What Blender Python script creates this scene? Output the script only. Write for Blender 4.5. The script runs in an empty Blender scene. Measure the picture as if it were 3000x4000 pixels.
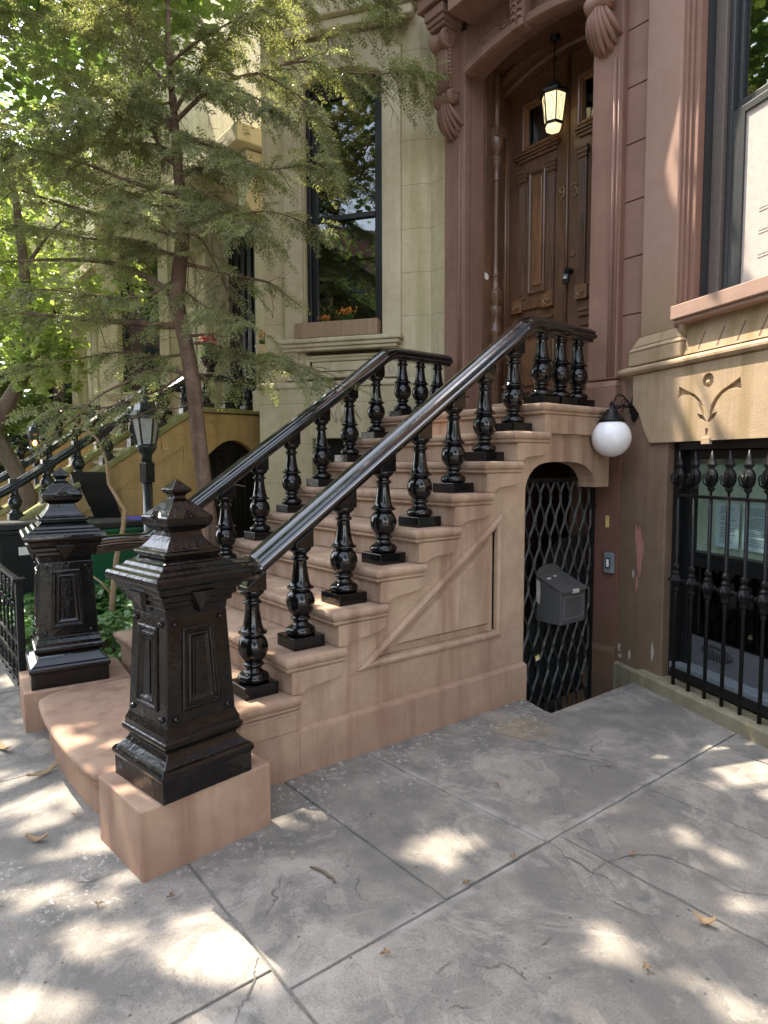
import bpy, bmesh, math, random
from mathutils import Matrix, Vector
R = math.radians
random.seed(7)
S = bpy.context.scene
COL = S.collection

# ------------------------------------------------------------------ helpers
class MB:
    """collects shapes and links them as ONE mesh object"""
    def __init__(self, M=None):
        self.v = []; self.f = []; self.M = M; self.sm = []
    def add(self, vs, fs, smooth=False):
        n = len(self.v)
        if self.M is not None: vs = [self.M @ Vector(p) for p in vs]
        self.v += [tuple(p) for p in vs]
        for f in fs:
            self.f.append([i + n for i in f]); self.sm.append(smooth)
        return self
    def box(self, x0, x1, y0, y1, z0, z1):
        return self.add([(x0,y0,z0),(x1,y0,z0),(x1,y1,z0),(x0,y1,z0),(x0,y0,z1),(x1,y0,z1),(x1,y1,z1),(x0,y1,z1)],
            [(0,3,2,1),(4,5,6,7),(0,1,5,4),(1,2,6,5),(2,3,7,6),(3,0,4,7)])
    def frustum(self, x0,x1,y0,y1,z0, X0,X1,Y0,Y1,z1):
        return self.add([(x0,y0,z0),(x1,y0,z0),(x1,y1,z0),(x0,y1,z0),(X0,Y0,z1),(X1,Y0,z1),(X1,Y1,z1),(X0,Y1,z1)],
            [(0,3,2,1),(4,5,6,7),(0,1,5,4),(1,2,6,5),(2,3,7,6),(3,0,4,7)])
    def prism(self, poly, t0, t1, mp):
        n = len(poly)
        vs = [mp(a, b, t0) for a, b in poly] + [mp(a, b, t1) for a, b in poly]
        fs = [list(range(n))[::-1], list(range(n, 2*n))]
        fs += [(i, (i+1) % n, n + (i+1) % n, n + i) for i in range(n)]
        return self.add(vs, fs)
    def lathe(self, prof, c, n=16, rot=0.0, smooth=True, axis='z'):
        vs = []; fs = []
        for r, h in prof:
            for k in range(n):
                a = rot + 2*math.pi*k/n
                p = (r*math.cos(a), r*math.sin(a), h)
                if axis == 'y': p = (p[0], -h, p[1])
                if axis == 'x': p = (h, p[0], p[1])
                vs.append((c[0]+p[0], c[1]+p[1], c[2]+p[2]))
        m = len(prof)
        for i in range(m-1):
            for k in range(n):
                fs.append((i*n+k, i*n+(k+1) % n, (i+1)*n+(k+1) % n, (i+1)*n+k))
        fs.append(list(range(n))[::-1]); fs.append([(m-1)*n+k for k in range(n)])
        return self.add(vs, fs, smooth)
    def sphere(self, c, r, n=12, sz=1.0):
        m = max(4, n//2)
        prof = [(max(1e-4, r*math.sin(math.pi*i/m)), -r*sz*math.cos(math.pi*i/m)) for i in range(m+1)]
        return self.lathe(prof, c, n)
    def sweep(self, prof, path, closed=False, mp=None, cap=True, smooth=False):
        """profile (outward offset to the LEFT of travel, height) mitred round a flat path"""
        if mp is None: mp = lambda a, b, c: (a, b, c)
        n = len(path); nor = []
        for i in range(n):
            p = Vector(path[i]).to_2d() if False else Vector((path[i][0], path[i][1]))
            def leg(a, b):
                d = Vector((b[0]-a[0], b[1]-a[1])); d.normalize(); return Vector((-d.y, d.x))
            if closed: n1 = leg(path[i-1], path[i]); n2 = leg(path[i], path[(i+1) % n])
            else:
                n1 = leg(path[i-1], path[i]) if i > 0 else leg(path[0], path[1])
                n2 = leg(path[i], path[i+1]) if i < n-1 else n1
            m = n1 + n2
            m = m / max(.2, m.dot(n1)); nor.append(m)
        k = len(prof); vs = []; fs = []
        for i in range(n):
            for o, h in prof:
                vs.append(mp(path[i][0]+nor[i].x*o, path[i][1]+nor[i].y*o, h))
        for i in range(n if closed else n-1):
            j = (i+1) % n
            for q in range(k-1):
                fs.append((i*k+q, j*k+q, j*k+q+1, i*k+q+1))
        if cap and not closed:
            fs.append(list(range(k))); fs.append([(n-1)*k+q for q in range(k)][::-1])
        return self.add(vs, fs, smooth)
    def tube(self, pts, rad, n=8, smooth=True, sq=False):
        pts = [Vector(p) for p in pts]
        if not isinstance(rad, (list, tuple)): rad = [rad]*len(pts)
        vs = []; fs = []; up = None
        for i, p in enumerate(pts):
            d = (pts[min(i+1, len(pts)-1)] - pts[max(i-1, 0)])
            if d.length < 1e-9: d = Vector((0,0,1))
            d.normalize()
            if up is None:
                up = Vector((0,0,1)) if abs(d.z) < .9 else Vector((1,0,0))
            a = d.cross(up); 
            if a.length < 1e-6: a = d.cross(Vector((0,1,0)))
            a.normalize(); b = a.cross(d); b.normalize(); up = b
            for k in range(n):
                t = 2*math.pi*(k+(.5 if sq else 0))/n
                vs.append(p + (a*math.cos(t)+b*math.sin(t))*rad[i])
        for i in range(len(pts)-1):
            for k in range(n):
                fs.append((i*n+k, i*n+(k+1) % n, (i+1)*n+(k+1) % n, (i+1)*n+k))
        fs.append(list(range(n))); fs.append([(len(pts)-1)*n+k for k in range(n)][::-1])
        return self.add(vs, fs, smooth)
    def build(self, name, mat, parent=None, bevel=0.0, seg=2, fix=True):
        me = bpy.data.meshes.new(name)
        me.from_pydata(self.v, [], self.f); 
        me.polygons.foreach_set('use_smooth', self.sm)
        if fix:
            bm = bmesh.new(); bm.from_mesh(me); bmesh.ops.recalc_face_normals(bm, faces=bm.faces); bm.to_mesh(me); bm.free()
        me.materials.append(mat); me.update()
        o = bpy.data.objects.new(name, me); COL.objects.link(o)
        if parent is not None:
            o.parent = parent; o.matrix_parent_inverse = world(parent).inverted()
        if bevel:
            b = o.modifiers.new('edge', 'BEVEL'); b.width = bevel; b.segments = seg; b.limit_method = 'ANGLE'; b.angle_limit = R(35)
            b.use_clamp_overlap = True; b.harden_normals = False
        return o

def world(o):
    m = Matrix.LocRotScale(o.location, o.rotation_euler, o.scale)
    if o.parent is not None: m = world(o.parent) @ o.matrix_parent_inverse @ m
    return m
def tag(o, label, cat, group=None, kind=None):
    if label: o['label'] = label
    if cat: o['category'] = cat
    if group: o['group'] = group
    if kind: o['kind'] = kind
    return o
def thing(name, label, cat, loc=(0,0,0), group=None):
    o = bpy.data.objects.new(name, None); COL.objects.link(o); o.location = loc; o.empty_display_size = .1
    return tag(o, label, cat, group)
def structure(o):
    o['kind'] = 'structure'; return o
def copy_part(o, parent, dloc):
    c = o.copy(); COL.objects.link(c); c.parent = parent
    c.matrix_parent_inverse = o.matrix_parent_inverse.copy()
    c.location = o.location + Vector(dloc)
    for ch in o.children:
        d = ch.copy(); COL.objects.link(d); d.parent = c; d.matrix_parent_inverse = ch.matrix_parent_inverse.copy()
    return c
def copy_tree(o, parent=None):
    c = o.copy(); COL.objects.link(c)
    if parent is not None:
        c.parent = parent; c.matrix_parent_inverse = o.matrix_parent_inverse.copy()
    for ch in list(o.children): copy_tree(ch, c)
    return c
YZ = lambda a, b, c: (c, a, b)     # polygon in (y,z), extruded along x
XZ = lambda a, b, c: (a, c, b)     # polygon in (x,z), extruded along y
XY = lambda a, b, c: (a, b, c)

# ------------------------------------------------------------------ materials
def mat(name):
    m = bpy.data.materials.new(name); m.use_nodes = True
    nt = m.node_tree; nt.nodes.clear()
    out = nt.nodes.new('ShaderNodeOutputMaterial')
    return m, nt, out
class NT:
    def __init__(s, nt): s.nt = nt; s.L = nt.links.new
    def n(s, t, **kw):
        x = s.nt.nodes.new('ShaderNode'+t)
        for k, v in kw.items():
            if k.startswith('i_'):
                x.inputs[k[2:].replace('_', ' ')].default_value = v
            else: setattr(x, k, v)
        return x
    def pos(s): return s.n('NewGeometry').outputs['Position']
    def noise(s, scale, detail=4, rough=.55, vec=None, dist=0):
        x = s.n('TexNoise'); x.inputs['Scale'].default_value = scale; x.inputs['Detail'].default_value = detail
        x.inputs['Roughness'].default_value = rough; x.inputs['Distortion'].default_value = dist
        s.L(vec if vec is not None else s.pos(), x.inputs['Vector']); return x.outputs['Fac']
    def ramp(s, fac, stops, interp='LINEAR'):
        x = s.n('ValToRGB'); r = x.color_ramp; r.interpolation = interp
        while len(r.elements) < len(stops): r.elements.new(.5)
        for e, (p, c) in zip(r.elements, stops):
            e.position = p; e.color = (c, c, c, 1) if not isinstance(c, (tuple, list)) else (*c, 1)
        s.L(fac, x.inputs['Fac']); return x.outputs['Color']
    def mix(s, fac, a, b, mode='MIX'):
        x = s.n('MixRGB', blend_type=mode)
        for key, val in (('Fac', fac), ('Color1', a), ('Color2', b)):
            if isinstance(val, (int, float)): x.inputs[key].default_value = val if key == 'Fac' else (val, val, val, 1)
            elif isinstance(val, (tuple, list)): x.inputs[key].default_value = (*val, 1)
            else: s.L(val, x.inputs[key])
        return x.outputs['Color']
    def math(s, op, a, b=None, c=None):
        x = s.n('Math', operation=op)
        for i, v in enumerate((a, b, c)):
            if v is None: continue
            if isinstance(v, (int, float)): x.inputs[i].default_value = v
            else: s.L(v, x.inputs[i])
        return x.outputs[0]
    def mapr(s, v, a, b, c=0., d=1.):
        x = s.n('MapRange'); s.L(v, x.inputs['Value'])
        for k, q in zip(('From Min', 'From Max', 'To Min', 'To Max'), (a, b, c, d)): x.inputs[k].default_value = q
        return x.outputs['Result']
    def xyz(s, v=None):
        x = s.n('SeparateXYZ'); s.L(v if v is not None else s.pos(), x.inputs[0]); return x.outputs
    def scalev(s, sc, v=None):
        x = s.n('Mapping'); x.inputs['Scale'].default_value = sc; s.L(v if v is not None else s.pos(), x.inputs['Vector']); return x.outputs['Vector']
    def bump(s, h, strength=.3, dist=.01, nrm=None):
        x = s.n('Bump'); x.inputs['Strength'].default_value = strength; x.inputs['Distance'].default_value = dist
        s.L(h, x.inputs['Height'])
        if nrm is not None: s.L(nrm, x.inputs['Normal'])
        return x.outputs['Normal']
    def bsdf(s, out, color, rough=.6, nrm=None, metal=0, spec=.5, coat=0, trans=0):
        b = s.n('BsdfPrincipled')
        for key, val in (('Base Color', color), ('Roughness', rough)):
            if isinstance(val, (int, float)): b.inputs[key].default_value = val
            elif isinstance(val, (tuple, list)): b.inputs[key].default_value = (*val, 1)
            else: s.L(val, b.inputs[key])
        b.inputs['Metallic'].default_value = metal; b.inputs['Specular IOR Level'].default_value = spec
        b.inputs['Coat Weight'].default_value = coat; b.inputs['Coat Roughness'].default_value = .08
        if nrm is not None: s.L(nrm, b.inputs['Normal'])
        if out is not None: s.L(b.outputs[0], out.inputs['Surface'])
        return b

def stone(name, dark, light, grain=180, bump=.25, rough=.85, streak=None, stain=None, joints=None, blot=2.2):
    """streak=(colour, amount) vertical runs; stain=(colour, z0, z1, amount); joints=(axis period list)"""
    m, nt, out = mat(name); q = NT(nt)
    n1 = q.noise(blot, 5, .6); n2 = q.noise(11, 4); n3 = q.noise(grain, 2, .7)
    c = q.mix(q.ramp(n1, [(.3, 0.), (.7, 1.)]), dark, light)
    c = q.mix(.35, c, q.mix(q.ramp(n2, [(.35, 0.), (.65, 1.)]), dark, light))
    c = q.mix(q.ramp(n3, [(.35, .28), (.6, 0.)]), c, tuple(.55*v for v in dark))
    if streak:
        v = q.noise(1.0, 4, .6, q.scalev((7, 7, .5))); c = q.mix(q.math('MULTIPLY', q.ramp(v, [(.48, 0.), (.68, 1.)]), streak[1]), c, streak[0])
    h = q.math('ADD', n3, q.math('MULTIPLY', n2, .7))
    if stain:
        z = q.xyz()[2]
        w = q.math('ADD', z, q.math('MULTIPLY', q.math('SUBTRACT', q.noise(3.0, 4, .65), .5), .9))
        f = q.mapr(w, stain[1], stain[2], 1., 0.)
        c = q.mix(q.math('MULTIPLY', f, stain[3]), c, stain[0])
    if joints:
        z = q.xyz()[2]
        fr = q.math('FRACT', q.math('DIVIDE', q.math('ADD', z, joints[1]), joints[0]))
        d = q.math('MULTIPLY', q.math('ABSOLUTE', q.math('SUBTRACT', fr, .5)), joints[0])
        wob = q.math('MULTIPLY', q.noise(25, 2), .004)
        line = q.mapr(q.math('ADD', d, wob), .002, .006, 1., 0.)
        c = q.mix(q.math('MULTIPLY', line, joints[2]), c, tuple(.35*v for v in dark))
        h = q.math('SUBTRACT', h, q.math('MULTIPLY', line, 1.5))
    q.bsdf(out, c, rough, q.bump(h, bump, .006), spec=.25)
    return m

M_STOOP = stone('stoop_brown_paint', (.345,.237,.164), (.53,.375,.262), 230, .55, .82, streak=((.25,.145,.10), .75), stain=((.24,.125,.085), -.05, .55, .55))
M_BROWN = stone('door_surround_brown', (.215,.122,.088), (.29,.17,.127), 220, .15, .7, streak=((.16,.08,.062), .4))
M_BAY = stone('bay_brown', (.30,.185,.14), (.36,.235,.185), 220, .15, .75, stain=((.26,.20,.095), 2.25, 3.0, .8))
M_BASE = stone('basement_brown', (.185,.122,.085), (.275,.19,.13), 160, .4, .8, streak=((.12,.085,.052), .6), stain=((.16,.125,.075), .2, 1.5, .5))
M_BASE_UP = stone('frieze_tan', (.35,.25,.155), (.46,.345,.225), 160, .4, .8, streak=((.22,.165,.075), .75))
M_PIER = stone('pier_brown', (.14,.070,.053), (.185,.092,.070), 200, .15, .75, stain=((.12,.085,.05), .1, .5, .7))
M_SILL = stone('sill_brown', (.30,.195,.15), (.37,.25,.195), 220, .15, .75)
M_CURB = stone('mossy_curb', (.22,.19,.12), (.33,.30,.22), 120, .5, .9, streak=((.14,.14,.07), .6))
M_CREAM = stone('cream_stone', (.50,.42,.25), (.68,.61,.43), 160, .3, .85, streak=((.36,.33,.16), .6), joints=(.42, .1, .8), blot=1.8)
M_CREAM2 = stone('cream_trim', (.50,.43,.28), (.68,.61,.45), 160, .2, .85, streak=((.38,.33,.20), .55), blot=1.5)
M_OCHRE = stone('ochre_stone', (.40,.27,.12), (.52,.37,.18), 140, .3, .9, streak=((.24,.18,.07), .6), joints=(.36, .0, .5))
M_COPING = stone('mossy_coping', (.16,.20,.05), (.34,.29,.16), 90, .5, .95, blot=4)
M_CREAMPANEL = stone('cream_panel', (.50,.44,.28), (.60,.54,.38), 160, .2, .85, streak=((.33,.30,.14), .5))

def iron_mat(name, base=(.008,.008,.009), rough=.16, bump=.5, dust=.0, spec=.5, coat=.25):
    m, nt, out = mat(name); q = NT(nt)
    h = q.math('ADD', q.math('MULTIPLY', q.noise(70, 2, .5), .30), q.math('MULTIPLY', q.noise(200, 1, .5), .05))
    h = q.math('ADD', h, q.math('MULTIPLY', q.noise(22, 2), .7))
    r = q.ramp(q.noise(9, 3), [(.3, rough*.7), (.75, rough*1.5)])
    c = base
    if dust: c = q.mix(q.math('MULTIPLY', q.ramp(q.noise(18, 5, .7), [(.5, 0.), (.75, 1.)]), dust), base, (.10, .095, .085))
    q.bsdf(out, c, r, q.bump(h, bump, .004), spec=spec, coat=coat)
    return m
M_IRON = iron_mat('glossy_black_paint', (.0035,.0035,.004), .10, .5, 0, .42, .2)
M_IRON2 = iron_mat('worn_black_paint', (.0045,.0035,.0035), .15, 1.0, .10, .33, .12)
M_RAIL = iron_mat('fresh_black_rail_paint', (.004,.004,.005), .13, .45, 0, .9, .8)
M_IRON_DULL = iron_mat('dull_black_iron', (.008,.008,.008), .42, .4, .06, .25, 0)
M_IRON_GREEN = iron_mat('dark_green_black_paint', (.012,.016,.016), .3, .3, .05)

def wood_mat(name, dark, light, rough=.28):
    m, nt, out = mat(name); q = NT(nt)
    v = q.scalev((26, 26, 1.6)); g = q.noise(1.6, 6, .7, v, .6); g2 = q.noise(1.1, 3, .6)
    c = q.mix(q.ramp(g, [(.3, 0.), (.7, 1.)]), dark, light)
    c = q.mix(q.ramp(g2, [(.4, 0.), (.7, .6)]), c, tuple(.55*x for x in dark))
    q.bsdf(out, c, q.ramp(g2, [(.3, rough*.8), (.7, rough*1.6)]), q.bump(g, .12, .003), spec=.5, coat=.25)
    return m
M_WOOD = wood_mat('varnished_dark_wood', (.072,.037,.021), (.21,.108,.056))
M_WOOD2 = wood_mat('varnished_warm_wood', (.105,.052,.026), (.29,.145,.068))
M_PLANTER = wood_mat('planter_wood', (.25,.16,.095), (.38,.26,.165), .6)
def plain(name, c, rough=.5, metal=0, var=.15, bump=.05, spec=.5):
    m, nt, out = mat(name); q = NT(nt)
    n = q.noise(30, 4)
    col = q.mix(q.ramp(n, [(.3, 0.), (.7, 1.)]), tuple(x*(1-var) for x in c), tuple(min(1, x*(1+var)) for x in c))
    q.bsdf(out, col, rough, q.bump(n, bump, .003), metal, spec)
    return m
M_FRAME = plain('dark_window_frame', (.03,.032,.034), .4)
M_FRAME_BLK = plain('black_window_frame', (.010,.011,.012), .35)
M_GREYTRIM = plain('grey_brown_casing', (.11,.09,.078), .5)
M_DARK = plain('dark_interior', (.012,.011,.010), .9)
M_BLIND = plain('white_screen', (.42,.37,.33), .8, var=.08)
M_PALE_BACKING = plain('pale_room_backing', (.66,.72,.60), .8)
M_PAPER = plain('paper', (.74,.86,.95), .7, var=.04)
M_INK = plain('ink', (.22,.26,.30), .8)
M_BRASS = plain('tarnished_brass', (.30,.225,.14), .45, .3)
M_YELLOW = plain('yellow_plate', (.62,.47,.16), .5)
M_WHITE = plain('white_plastic', (.75,.73,.68), .45)
M_ACGREY = plain('grey_metal_panel', (.11,.115,.125), .5)
M_GREY = plain('grey_plastic', (.17,.20,.22), .45)
M_LATTICE = iron_mat('worn_sheen_lattice_paint', (.022,.022,.021), .42, .5, .2, .4, 0)  # base lifted to grey to paint in the sheen on the bars
M_MAILBOX = iron_mat('worn_mailbox', (.075,.073,.072), .45, .25, .5, .4, 0)
M_PAINTCHIP = plain('pale_flaked_paint', (.42,.40,.36), .8)
M_PINKCHIP = stone('bare_pink_stone', (.40,.18,.15), (.50,.26,.22), 120, .5)
M_GREENBIN = plain('green_plastic', (.010,.095,.045), .45)
M_BLUEBIN = plain('blue_plastic', (.015,.03,.33), .4)
M_BLACKBIN = plain('black_plastic', (.011,.012,.012), .55, spec=.3)
M_SOIL = stone('soil', (.05,.035,.022), (.11,.08,.05), 60, .9, .95)
M_BARK = stone('reddish_bark', (.09,.055,.038), (.30,.20,.14), 38, 1., .9, streak=((.05,.032,.022), .8))
M_BARK2 = stone('brown_bark', (.10,.075,.05), (.20,.155,.11), 40, 1., .9, streak=((.06,.045,.03), .6))
M_TWIG = stone('tan_twig', (.30,.20,.11), (.42,.30,.18), 60, .5, .9)
def glow(name, c, e, strength):
    m, nt, out = mat(name); q = NT(nt)
    b = q.bsdf(out, c, .4); b.inputs['Emission Color'].default_value = (*e, 1); b.inputs['Emission Strength'].default_value = strength
    return m
M_BULB = glow('lit_bulb', (1,.9,.6), (1,.72,.32), 9)
M_LAMPGLASS = glow('lit_seeded_glass', (.55,.50,.34), (1,.80,.42), .22)
M_FLAME = glow('gas_flame', (1,.5,.2), (1,.30,.06), 4)
M_OPAL = plain('opal_glass', (.82,.82,.84), .12, var=.01, bump=0)
def glass(name, tint=(.75,.8,.78), refl=1.0):
    m, nt, out = mat(name); q = NT(nt)
    t = q.n('BsdfTransparent'); t.inputs[0].default_value = (*tint, 1)
    g = q.n('BsdfGlossy'); g.inputs['Roughness'].default_value = .015
    w = q.noise(2.5, 2); q.L(q.bump(w, .03, .02), g.inputs['Normal'])
    ge = q.n('NewGeometry'); dp = q.n('VectorMath', operation='DOT_PRODUCT'); q.L(ge.outputs['Normal'], dp.inputs[0]); q.L(ge.outputs['Incoming'], dp.inputs[1])
    cs_ = q.math('SUBTRACT', 1., q.math('ABSOLUTE', dp.outputs['Value'])); fres = q.math('ADD', .085, q.math('MULTIPLY', q.math('POWER', cs_, 4.), .915))
    mx = q.n('MixShader'); q.L(q.math('MINIMUM', q.math('MULTIPLY', fres, refl), 1.), mx.inputs[0]); q.L(t.outputs[0], mx.inputs[1]); q.L(g.outputs[0], mx.inputs[2])
    q.L(mx.outputs[0], out.inputs['Surface']); return m
M_GLASS = glass('window_glass', (.55,.6,.58), 1.6)
M_GLASS_CLEAR = glass('clear_glass', (.85,.9,.88), .8)
M_GLASS_SEED = plain('seeded_lamp_glass', (.40,.41,.37), .25)
def leaf_mat(name, c1, c2, trans=.45, rough=.45, vscale=1.2, c3=None):
    m, nt, out = mat(name); q = NT(nt)
    n = q.noise(vscale, 3); n2 = q.noise(35, 1)
    c = q.mix(q.ramp(n, [(.35, 0.), (.65, 1.)]), c1, c2)
    c = q.mix(q.ramp(n2, [(.35, 0.), (.65, 1.)]), c, q.mix(.6, c, c3 or tuple(1.5*x for x in c2)))
    b = q.n('BsdfPrincipled'); q.L(c, b.inputs['Base Color']); b.inputs['Roughness'].default_value = rough
    t = q.n('BsdfTranslucent'); q.L(q.mix(1., c, (1.4,1.45,.85), 'MULTIPLY'), t.inputs['Color'])
    mx = q.n('MixShader'); mx.inputs[0].default_value = trans
    q.L(b.outputs[0], mx.inputs[1]); q.L(t.outputs[0], mx.inputs[2]); q.L(mx.outputs[0], out.inputs['Surface']); return m
M_NEEDLE = leaf_mat('hemlock_needles', (.095,.112,.062), (.26,.275,.14), .45, .3, 3.)
M_LEAF = leaf_mat('street_tree_leaves', (.07,.11,.035), (.13,.18,.06), .5)
M_LEAF_Y = leaf_mat('sunlit_yellow_leaves', (.17,.23,.07), (.30,.36,.12), .5)  # yellow green leaves, with sunlight put into the lighter colour
M_IVY = leaf_mat('ivy_leaves', (.045,.12,.030), (.10,.20,.055), .35, .35, 4.)
M_FLOWERLEAF = leaf_mat('flower_leaves', (.04,.10,.03), (.07,.15,.04), .3)
M_ORANGE = plain('orange_petals', (.75,.30,.06), .6, var=.3)
M_RED = plain('crimson_petals', (.55,.02,.07), .6, var=.3)
M_DRYLEAF = plain('dry_leaf', (.20,.115,.055), .8, var=.5)

def pavement_mat():
    m, nt, out = mat('bluestone_concrete'); q = NT(nt)
    n1 = q.noise(1.1, 6, .62); n2 = q.noise(5.5, 6, .65); n3 = q.noise(110, 3, .7); n4 = q.noise(2.6, 8, .72, dist=.8)
    c = q.mix(q.ramp(n1, [(.38, 0.), (.62, 1.)]), (.175,.160,.140), (.30,.272,.236))
    c = q.mix(q.ramp(n2, [(.40, .75), (.60, 0.)]), c, (.140,.132,.120))
    c = q.mix(q.ramp(n4, [(.52, 0.), (.66, .7)]), c, (.39,.35,.30))
    c = q.mix(q.ramp(n3, [(.36, .45), (.5, 0.)]), c, (.10,.098,.095))
    vo = q.n('TexVoronoi', feature='DISTANCE_TO_EDGE'); vo.inputs['Scale'].default_value = 1.35
    q.L(q.mix(.25, q.pos(), q.n('TexNoise').outputs['Color']) if False else q.scalev((1,1,1)), vo.inputs['Vector'])
    nz = q.n('TexNoise'); nz.inputs['Scale'].default_value = 3.; nz.inputs['Detail'].default_value = 6
    q.L(q.pos(), nz.inputs['Vector'])
    add = q.n('VectorMath', operation='MULTIPLY_ADD'); q.L(nz.outputs['Color'], add.inputs[0]); add.inputs[1].default_value = (.55,.55,0); q.L(q.pos(), add.inputs[2])
    q.L(add.outputs[0], vo.inputs['Vector'])
    crk = q.mapr(vo.outputs['Distance'], .0, .006, 1., 0.)
    crk = q.math('MULTIPLY', crk, q.ramp(q.noise(1.9, 3), [(.56, 0.), (.62, 1.)]))
    c = q.mix(q.math('MULTIPLY', crk, .7), c, (.05,.048,.045))
    fk = q.noise(2.4, 9, .6, dist=1.4); fl_ = q.ramp(fk, [(.560, 0.), (.572, 1.)])
    c = q.mix(q.math('MULTIPLY', fl_, .28), c, (.37,.335,.29))
    fk2 = q.ramp(q.noise(3.7, 8, .62, dist=1.0), [(.60, 0.), (.61, 1.)]); c = q.mix(q.math('MULTIPLY', fk2, .35), c, (.135,.128,.118))
    # pale mortar smeared along the slab joints, darker grime spots, pits
    px_, py_ = q.xyz()[0], q.xyz()[1]
    wob = q.math('MULTIPLY', q.math('SUBTRACT', q.noise(14, 4), .5), .05)
    band = q.mapr(q.math('ABSOLUTE', q.math('SUBTRACT', q.math('ADD', px_, wob), 1.12)), .012, .045, 1., 0.)
    yl = q.math('SUBTRACT', py_, q.math('MULTIPLY', px_, .075)); b2 = q.mapr(q.math('ABSOLUTE', q.math('SUBTRACT', q.math('ADD', yl, wob), .79)), .010, .05, 1., 0.)
    band = q.math('MULTIPLY', q.math('MAXIMUM', band, q.math('MULTIPLY', b2, q.mapr(px_, 1.1, 1.14, 1., 0.))), q.ramp(q.noise(4.5, 4), [(.42, 0.), (.6, .75)]))
    c = q.mix(band, c, (.36,.335,.30))
    c = q.mix(q.ramp(q.noise(7.5, 3, .5), [(.66, 0.), (.72, .5)]), c, (.11,.108,.104))
    vp = q.n('TexVoronoi'); vp.inputs['Scale'].default_value = 16; q.L(q.pos(), vp.inputs['Vector'])
    pit = q.math('MULTIPLY', q.mapr(vp.outputs['Distance'], .05, .11, 1., 0.), q.ramp(q.noise(6, 2), [(.5, 0.), (.56, 1.)]))
    c = q.mix(q.math('MULTIPLY', pit, .8), c, (.07,.068,.064))
    # paint drips and rust near the stoop
    xyz = q.xyz()
    near = q.math('MULTIPLY', q.mapr(xyz[0], .1, .55, 1., 0.), q.mapr(xyz[0], -.25, .0, 0., 1.))
    sp = q.ramp(q.noise(26, 5, .75), [(.56, 0.), (.60, 1.)])
    sp = q.math('MULTIPLY', sp, q.ramp(q.noise(3.2, 2), [(.42, 0.), (.56, 1.)]))
    c = q.mix(q.math('MULTIPLY', sp, near), c, (.50,.49,.45))
    d = q.n('VectorMath', operation='DISTANCE'); q.L(q.pos(), d.inputs[0]); d.inputs[1].default_value = (.28, 1.72, 0)
    rust = q.math('MULTIPLY', q.mapr(d.outputs['Value'], .04, .24, 1., 0.), q.ramp(n2, [(.4, .2), (.65, 1.)]))
    c = q.mix(q.math('MULTIPLY', rust, .6), c, (.40,.27,.10))
    h = q.math('ADD', q.math('MULTIPLY', n3, .6), q.math('MULTIPLY', n4, 1.6))
    h = q.math('SUBTRACT', h, q.math('MULTIPLY', crk, 1.))
    h = q.math('SUBTRACT', q.math('SUBTRACT', h, q.math('MULTIPLY', pit, .8)), q.math('MULTIPLY', q.math('ADD', fl_, fk2), .35))
    q.bsdf(out, c, .82, q.bump(h, .6, .008), spec=.3); return m
M_PAVE = pavement_mat()
M_JOINT = stone('joint_mortar', (.07,.064,.056), (.24,.225,.20), 90, .5, .95, blot=5)
M_ASPHALT = stone('asphalt', (.04,.04,.042), (.065,.065,.065), 120, .5, .9)

# ------------------------------------------------------------------ camera, sun, sky
cam = bpy.data.cameras.new('camera'); co = bpy.data.objects.new('camera', cam); COL.objects.link(co)
yaw, pit, rol = 0.902556283, -0.0738003346, -0.00289493
fw = Vector((-math.sin(yaw)*math.cos(pit), math.cos(yaw)*math.cos(pit), math.sin(pit)))
r0 = Vector((math.cos(yaw), math.sin(yaw), 0)); u0 = r0.cross(fw)
rt = r0*math.cos(rol) + u0*math.sin(rol); up = -r0*math.sin(rol) + u0*math.cos(rol)
co.matrix_world = Matrix(((rt.x, up.x, -fw.x, 2.74977), (rt.y, up.y, -fw.y, -1.27828), (rt.z, up.z, -fw.z, 1.57512), (0,0,0,1)))
cam.sensor_fit = 'VERTICAL'; cam.sensor_height = 36; cam.lens = 36*2546.44/4000; cam.clip_start = .05; cam.clip_end = 500
S.camera = co
CAM = Vector((2.74977, -1.27828, 1.57512))
def at(u, v, d):           # photo pixel (3000x4000) at a viewing depth -> world point
    return CAM + (fw + rt*((u-1500)/2546.44) - up*((v-2000)/2546.44))*d
KX, KY = .62, .12          # shadow shift per metre of height
sd = Vector((-KX, -KY, 1)).normalized()
sun = bpy.data.lights.new('sun', 'SUN'); sun.energy = 2.6; sun.angle = R(.53); sun.color = (1, .88, .72)
so = bpy.data.objects.new('sun', sun); COL.objects.link(so); so.rotation_euler = sd.to_track_quat('Z', 'Y').to_euler()
so.location = (-8, -2, 14)
w = bpy.data.worlds.new('World'); S.world = w; w.use_nodes = True
wn = w.node_tree; bg = wn.nodes['Background']
sky = wn.nodes.new('ShaderNodeTexSky'); sky.sky_type = 'NISHITA'; sky.sun_disc = False
sky.sun_elevation = math.asin(sd.z); sky.sun_rotation = math.atan2(sd.x, sd.y); sky.air_density = 1.; sky.dust_density = 1.5
hs = wn.nodes.new('ShaderNodeHueSaturation'); hs.inputs['Saturation'].default_value = .48
wn.links.new(sky.outputs[0], hs.inputs['Color']); wn.links.new(hs.outputs[0], bg.inputs[0]); bg.inputs[1].default_value = .15
S.view_settings.view_transform = 'Standard'; S.view_settings.look = 'None'; S.view_settings.exposure = 2.66; S.view_settings.gamma = 1
S.cycles.max_bounces = 6; S.cycles.diffuse_bounces = 3; S.cycles.transparent_max_bounces = 16
S.cycles.sample_clamp_indirect = 6

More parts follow.
